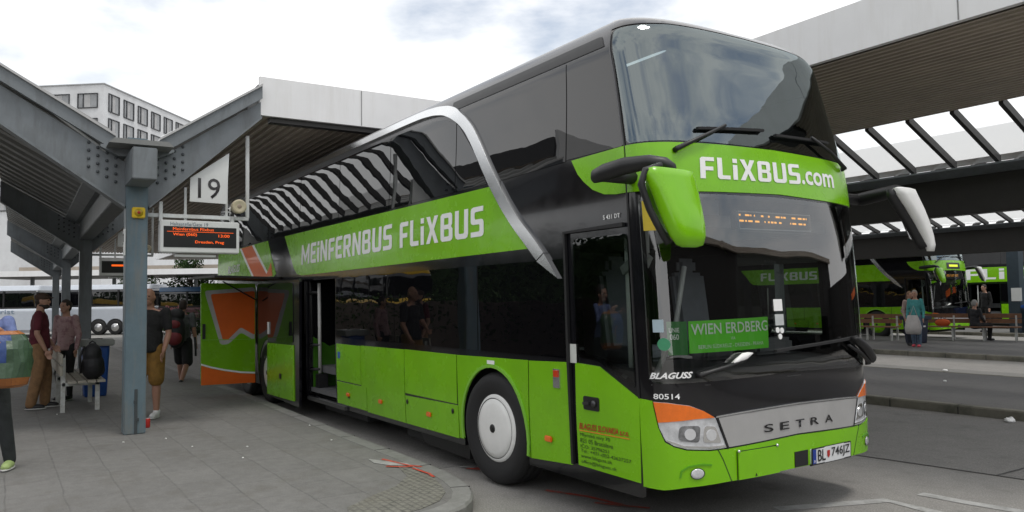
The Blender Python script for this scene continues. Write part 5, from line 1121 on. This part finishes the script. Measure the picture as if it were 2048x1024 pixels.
DB = mat('dark_brown_hair', (.03, .02, .015), .7); BLKC = cloth('black_cloth', (.012, .012, .013)); WSHOE = mat('white_shoe', (.62, .62, .62), .5); BSHOE = mat('black_shoe', (.015, .015, .016), .5); WSOLE = mat('white_sole', (.5, .5, .48), .6)
def patterned(name, a, b_, sc):
    m = mat(name, a, .85, var=.1, dirt=b_, dscale=sc); return m
V = Vector
person((-10.55, -4.60, .12), R(82), 'person in a maroon T-shirt, tan trousers and brown cap facing the woman', 1.80, SKIN, cloth('maroon_cotton', (.105, .014, .024)), .42, cloth('tan_cotton', (.24, .135, .062)), 1, BSHOE, mat('brown_cap', (.055, .03, .02), .8), 'cap', lf=(.10, .12, 0), rf=(-.06, -.12, 0), beard=DB, loose=.03, sole=WSOLE, headturn=R(-10), rarm=(V((-.01, -.25, 1.14)), V((.10, -.23, .90))), larm=(V((.02, .25, 1.14)), V((.16, .17, .95))))
person((-11.5, -4.18, .12), R(-35), 'person in a pale pink patterned hoodie and black leggings talking to the one in maroon', 1.70, SKIN, patterned('pale_pink_blotched_cloth', (.38, .25, .25), (.17, .07, .09), 9), 1., BLKC, 1, BSHOE, DB, 'bun', female=True, wide=.95, loose=.002, lf=(.02, .07, 0), rf=(.06, -.07, 0), headturn=R(-12), sole=WSOLE, topl=.03)
person((-8.37, -3.34, .12), R(-30), 'bald person in a black T-shirt, mustard shorts and white sneakers half hidden by the pillar', 1.83, SKIN2, BLKC, .42, cloth('mustard_cotton', (.20, .105, .018)), .62, WSHOE, lf=(.06, .11, 0), rf=(.10, -.12, 0), wide=1.16, loose=.012, larm=(V((.02, .26, 1.13)), V((.14, .24, .90))), topl=.02, rarm=(V((.08, -.22, 1.16)), V((.26, -.08, 1.06))), sole=WSOLE)
person((-13.70, -1.92, .0), R(150), 'person in black shorts walking away with a big red and black backpack', 1.80, SKIN2, cloth('grey_cotton', (.10, .105, .11)), .42, BLKC, .62, BSHOE, DB, 'short', lf=(.22, .09, 0), rf=(-.26, -.08, .03), loose=.03, sole=WSOLE, knr=V((.0, -.10, .49)))
person((-5.62, -5.24, .12), R(-15), 'person at the left edge in dark jeans and pale green sneakers holding a colourful bag', 1.78, SKIN, cloth('light_blue_cotton', (.14, .18, .36)), .9, cloth('charcoal_denim', (.028, .032, .033)), 1, mat('pale_green_shoe', (.40, .52, .20), .6), DB, 'short', lf=(.05, .23, 0), rf=(-.10, -.10, 0), larm=(V((.10, .27, 1.20)), V((.34, .20, 1.36))), rarm=(V((.10, -.27, 1.20)), V((.34, -.16, 1.34))), loose=.012, sole=WSOLE)
person((-8.70, 17.22, .13), R(-75), 'person in a turquoise jacket, jeans and pink shoes carrying a white bag', 1.66, SKIN, cloth('turquoise_nylon', (.06, .27, .27)), 1., cloth('blue_denim', (.10, .15, .22), var=.35), 1, mat('pink_shoe', (.60, .07, .10), .6), mat('grey_blond_hair', (.30, .26, .22), .8), 'short', female=True, lf=(.05, .08, 0), rf=(-.06, -.09, 0))
person((-9.15, 17.70, .13), R(-20), 'person in a pale pink coat standing close behind the one in turquoise', 1.62, SKIN, cloth('pale_pink_wool', (.36, .26, .235)), 1., cloth('navy_cloth', (.02, .025, .04)), 1, BSHOE, mat('light_brown_hair', (.17, .10, .06), .8), 'long', female=True, topl=.22, lf=(.02, .08, 0), rf=(.03, -.08, 0))
person((-8.95, 21.15, .13), R(70), 'grey haired person in black sitting on the long brown bench', 1.75, SKIN, cloth('charcoal_wool', (.025, .026, .03)), 1., BLKC, 1, BSHOE, mat('grey_hair', (.32, .31, .30), .8), 'short', pelvis=.50, lf=(.52, .12, 0), rf=(.46, -.12, 0), knl=V((.46, .13, .50)), knr=V((.45, -.14, .50)), larm=(V((.05, .24, .74)), V((.26, .12, .62))), rarm=(V((.05, -.24, .74)), V((.26, -.12, .62))))
person((-11.3, 26.9, .13), R(-110), 'dark dressed person standing before the front of the far green coach', 1.85, SKIN, BLKC, 1., BLKC, 1, BSHOE, DB, 'short', lf=(.02, .11, 0), rf=(.02, -.11, 0))

# ------------------------------------------------------------------ bags
def blob(name, parts, m, parent=None, vox=.014): 
    b = MB()
    for c, r in parts: b.ell(c, r, 14)
    return melt(b, name, m, parent, vox, 5)
NYB = mat('black_nylon', (.012, .012, .014), .6, bump=.3, bscale=12)
bp = empty('backpack', (-9.85, -3.92, .59), R(150)); tag(bp, 'black backpack standing on the cream bench', 'backpack', 'backpacks')
blob('body', (((0, 0, .20), (.15, .17, .22)), ((-.02, 0, .38), (.12, .14, .17)), ((.10, 0, .14), (.09, .14, .14))), NYB, bp); MB().tube([(-.1, .08, .5), (-.2, .1, .35), (-.16, .1, .1)], .018).build('strap', NYB, bp); MB().tube([(-.02, -.05, .545), (-.02, 0, .58), (-.02, .05, .545)], .012).build('handle', NYB, bp)
tb = empty('backpack', (-13.60, -1.98, 1.04), R(150)); tag(tb, 'large red and black trekking backpack on the walking person', 'backpack', 'backpacks')
blob('body', (((-.25, 0, .10), (.17, .20, .34)), ((-.22, 0, .45), (.13, .17, .14))), NYB, tb); blob('pocket', (((-.36, 0, -.02), (.10, .17, .15)), ((-.36, 0, .25), (.07, .13, .10))), mat('red_nylon', (.16, .014, .02), .6), tb)
q = blob('front_bag', (((.22, .02, .02), (.11, .16, .20)),), mat('dark_red_nylon', (.10, .012, .018), .6), tb); MB().tube([(.1, -.26, -.02), (.13, -.27, -.3), (.13, -.27, -.42)], .022).build('hanging_bottle', NYB, tb)
sbg = empty('shoulder_bag', (-8.62, 16.92, .78), 0); tag(sbg, 'white cloth bag carried by the person in turquoise', 'bag')
bq = []
for z, a_, c_ in ((-.27, .16, .07), (-.25, .22, .12), (-.08, .23, .13), (.1, .20, .10), (.22, .17, .05), (.28, .15, .03)): bq.append([Vector((a_*(abs(math.cos(t))**.6)*(1 if math.cos(t) > 0 else -1)*(1+.07*math.sin(4*t+z*14)), c_*math.sin(t)*(1+.1*math.sin(5*t+z*11)), z)) for t in [2*PI*k/24 for k in range(24)]])
loft(bq).build('body', mat('white_canvas', (.42, .40, .39), .8), sbg); MB().tube([(-.08, .02, .28), (-.02, .1, .55), (.06, .12, .28)], .012).build('strap', mat('white_canvas', (.42, .40, .39), .8), sbg)
rs_ = empty('shoulder_bag', (-8.98, 17.45, 1.02), 0); tag(rs_, 'black rucksack worn by the person in turquoise', 'backpack'); blob('body', (((.25, .05, .08), (.13, .12, .24)),), NYB, rs_)
ob = empty('seat_bag', (-9.9, 21.0, .62), 0); tag(ob, 'bright orange bag lying on the long brown bench', 'bag'); blob('body', (((0, 0, .08), (.26, .12, .13)),), mat('orange_cloth', (.55, .10, .02), .8), ob); MB().tube([(-.1, 0, .18), (0, 0, .26), (.1, 0, .18)], .01).build('handle', NYB, ob)
cb_ = empty('shopping_bag', (-5.20, -5.12, 1.27), R(-12)); cb_.scale = (.8, .8, .8); tag(cb_, 'big blue, green and orange shopping bag held by the person at the left edge', 'bag')
def bagface(name, poly, d, m): return MB().prism(poly, lambda a, b, c: Vector((c+.03*math.sin(9*a+4*b), a, b)), -d, d).build(name, m, cb_)
BL_, GR_, OR_ = mat('blue_bag_plastic', (.025, .06, .20), .35, bump=.6, bscale=7), mat('green_bag_plastic', (.055, .10, .058), .35, bump=.6, bscale=7), mat('orange_bag_plastic', (.36, .13, .035), .35, bump=.6, bscale=7)
cbod = MB(); rg_ = []
for z, k in ((-.40, .45), (-.37, .72), (-.28, .90), (-.1, 1), (.06, .97), (.16, .84), (.23, .62), (.27, .35)): rg_.append([Vector((.17*k*math.cos(a)*(1+.12*math.sin(3*a+z*20)), .33*(k**.6)*(abs(math.sin(a))**.8)*(1 if math.sin(a) > 0 else -1)*(1+.07*math.sin(5*a+z*17)), z)) for a in [2*PI*k_/28 for k_ in range(28)]])
bd_ = loft(rg_).build('body', BL_, cb_)
def patch(name, f, m, off):
    src = bd_.data; b = MB()
    for p in src.polygons:
        c = p.center
        if f(c): b.add([src.vertices[i].co+p.normal*off for i in p.vertices], [tuple(range(len(p.vertices)))], True)
    return b.build(name, m, cb_)
patch('orange_base', lambda c: c.z < -.27, OR_, .004); patch('green_panel', lambda c: c.z > -.27 and c.y > .06+.35*c.z, GR_, .004); patch('orange_rim', lambda c: c.z > .2, OR_, .006)
MB().tube([(.13, .02, .15), (.16, -.02, .0), (.13, -.03, -.2)], .02).build('orange_seam', OR_, cb_)
sh2 = empty('drink_can', (-7.40, -3.50, .12), 0); tag(sh2, 'small red can standing at the foot of the nearest pillar', 'can'); MB().lathe([(0, 0), (.03, 0), (.033, .01), (.033, .11), (.027, .12), (0, .12)], (0, 0, 0), 'Z', 16).build('can_body', RED, sh2); MB().lathe([(0, .121), (.02, .123), (.026, .12)], (0, 0, 0), 'Z', 12).build('can_lid', SILVER, sh2)
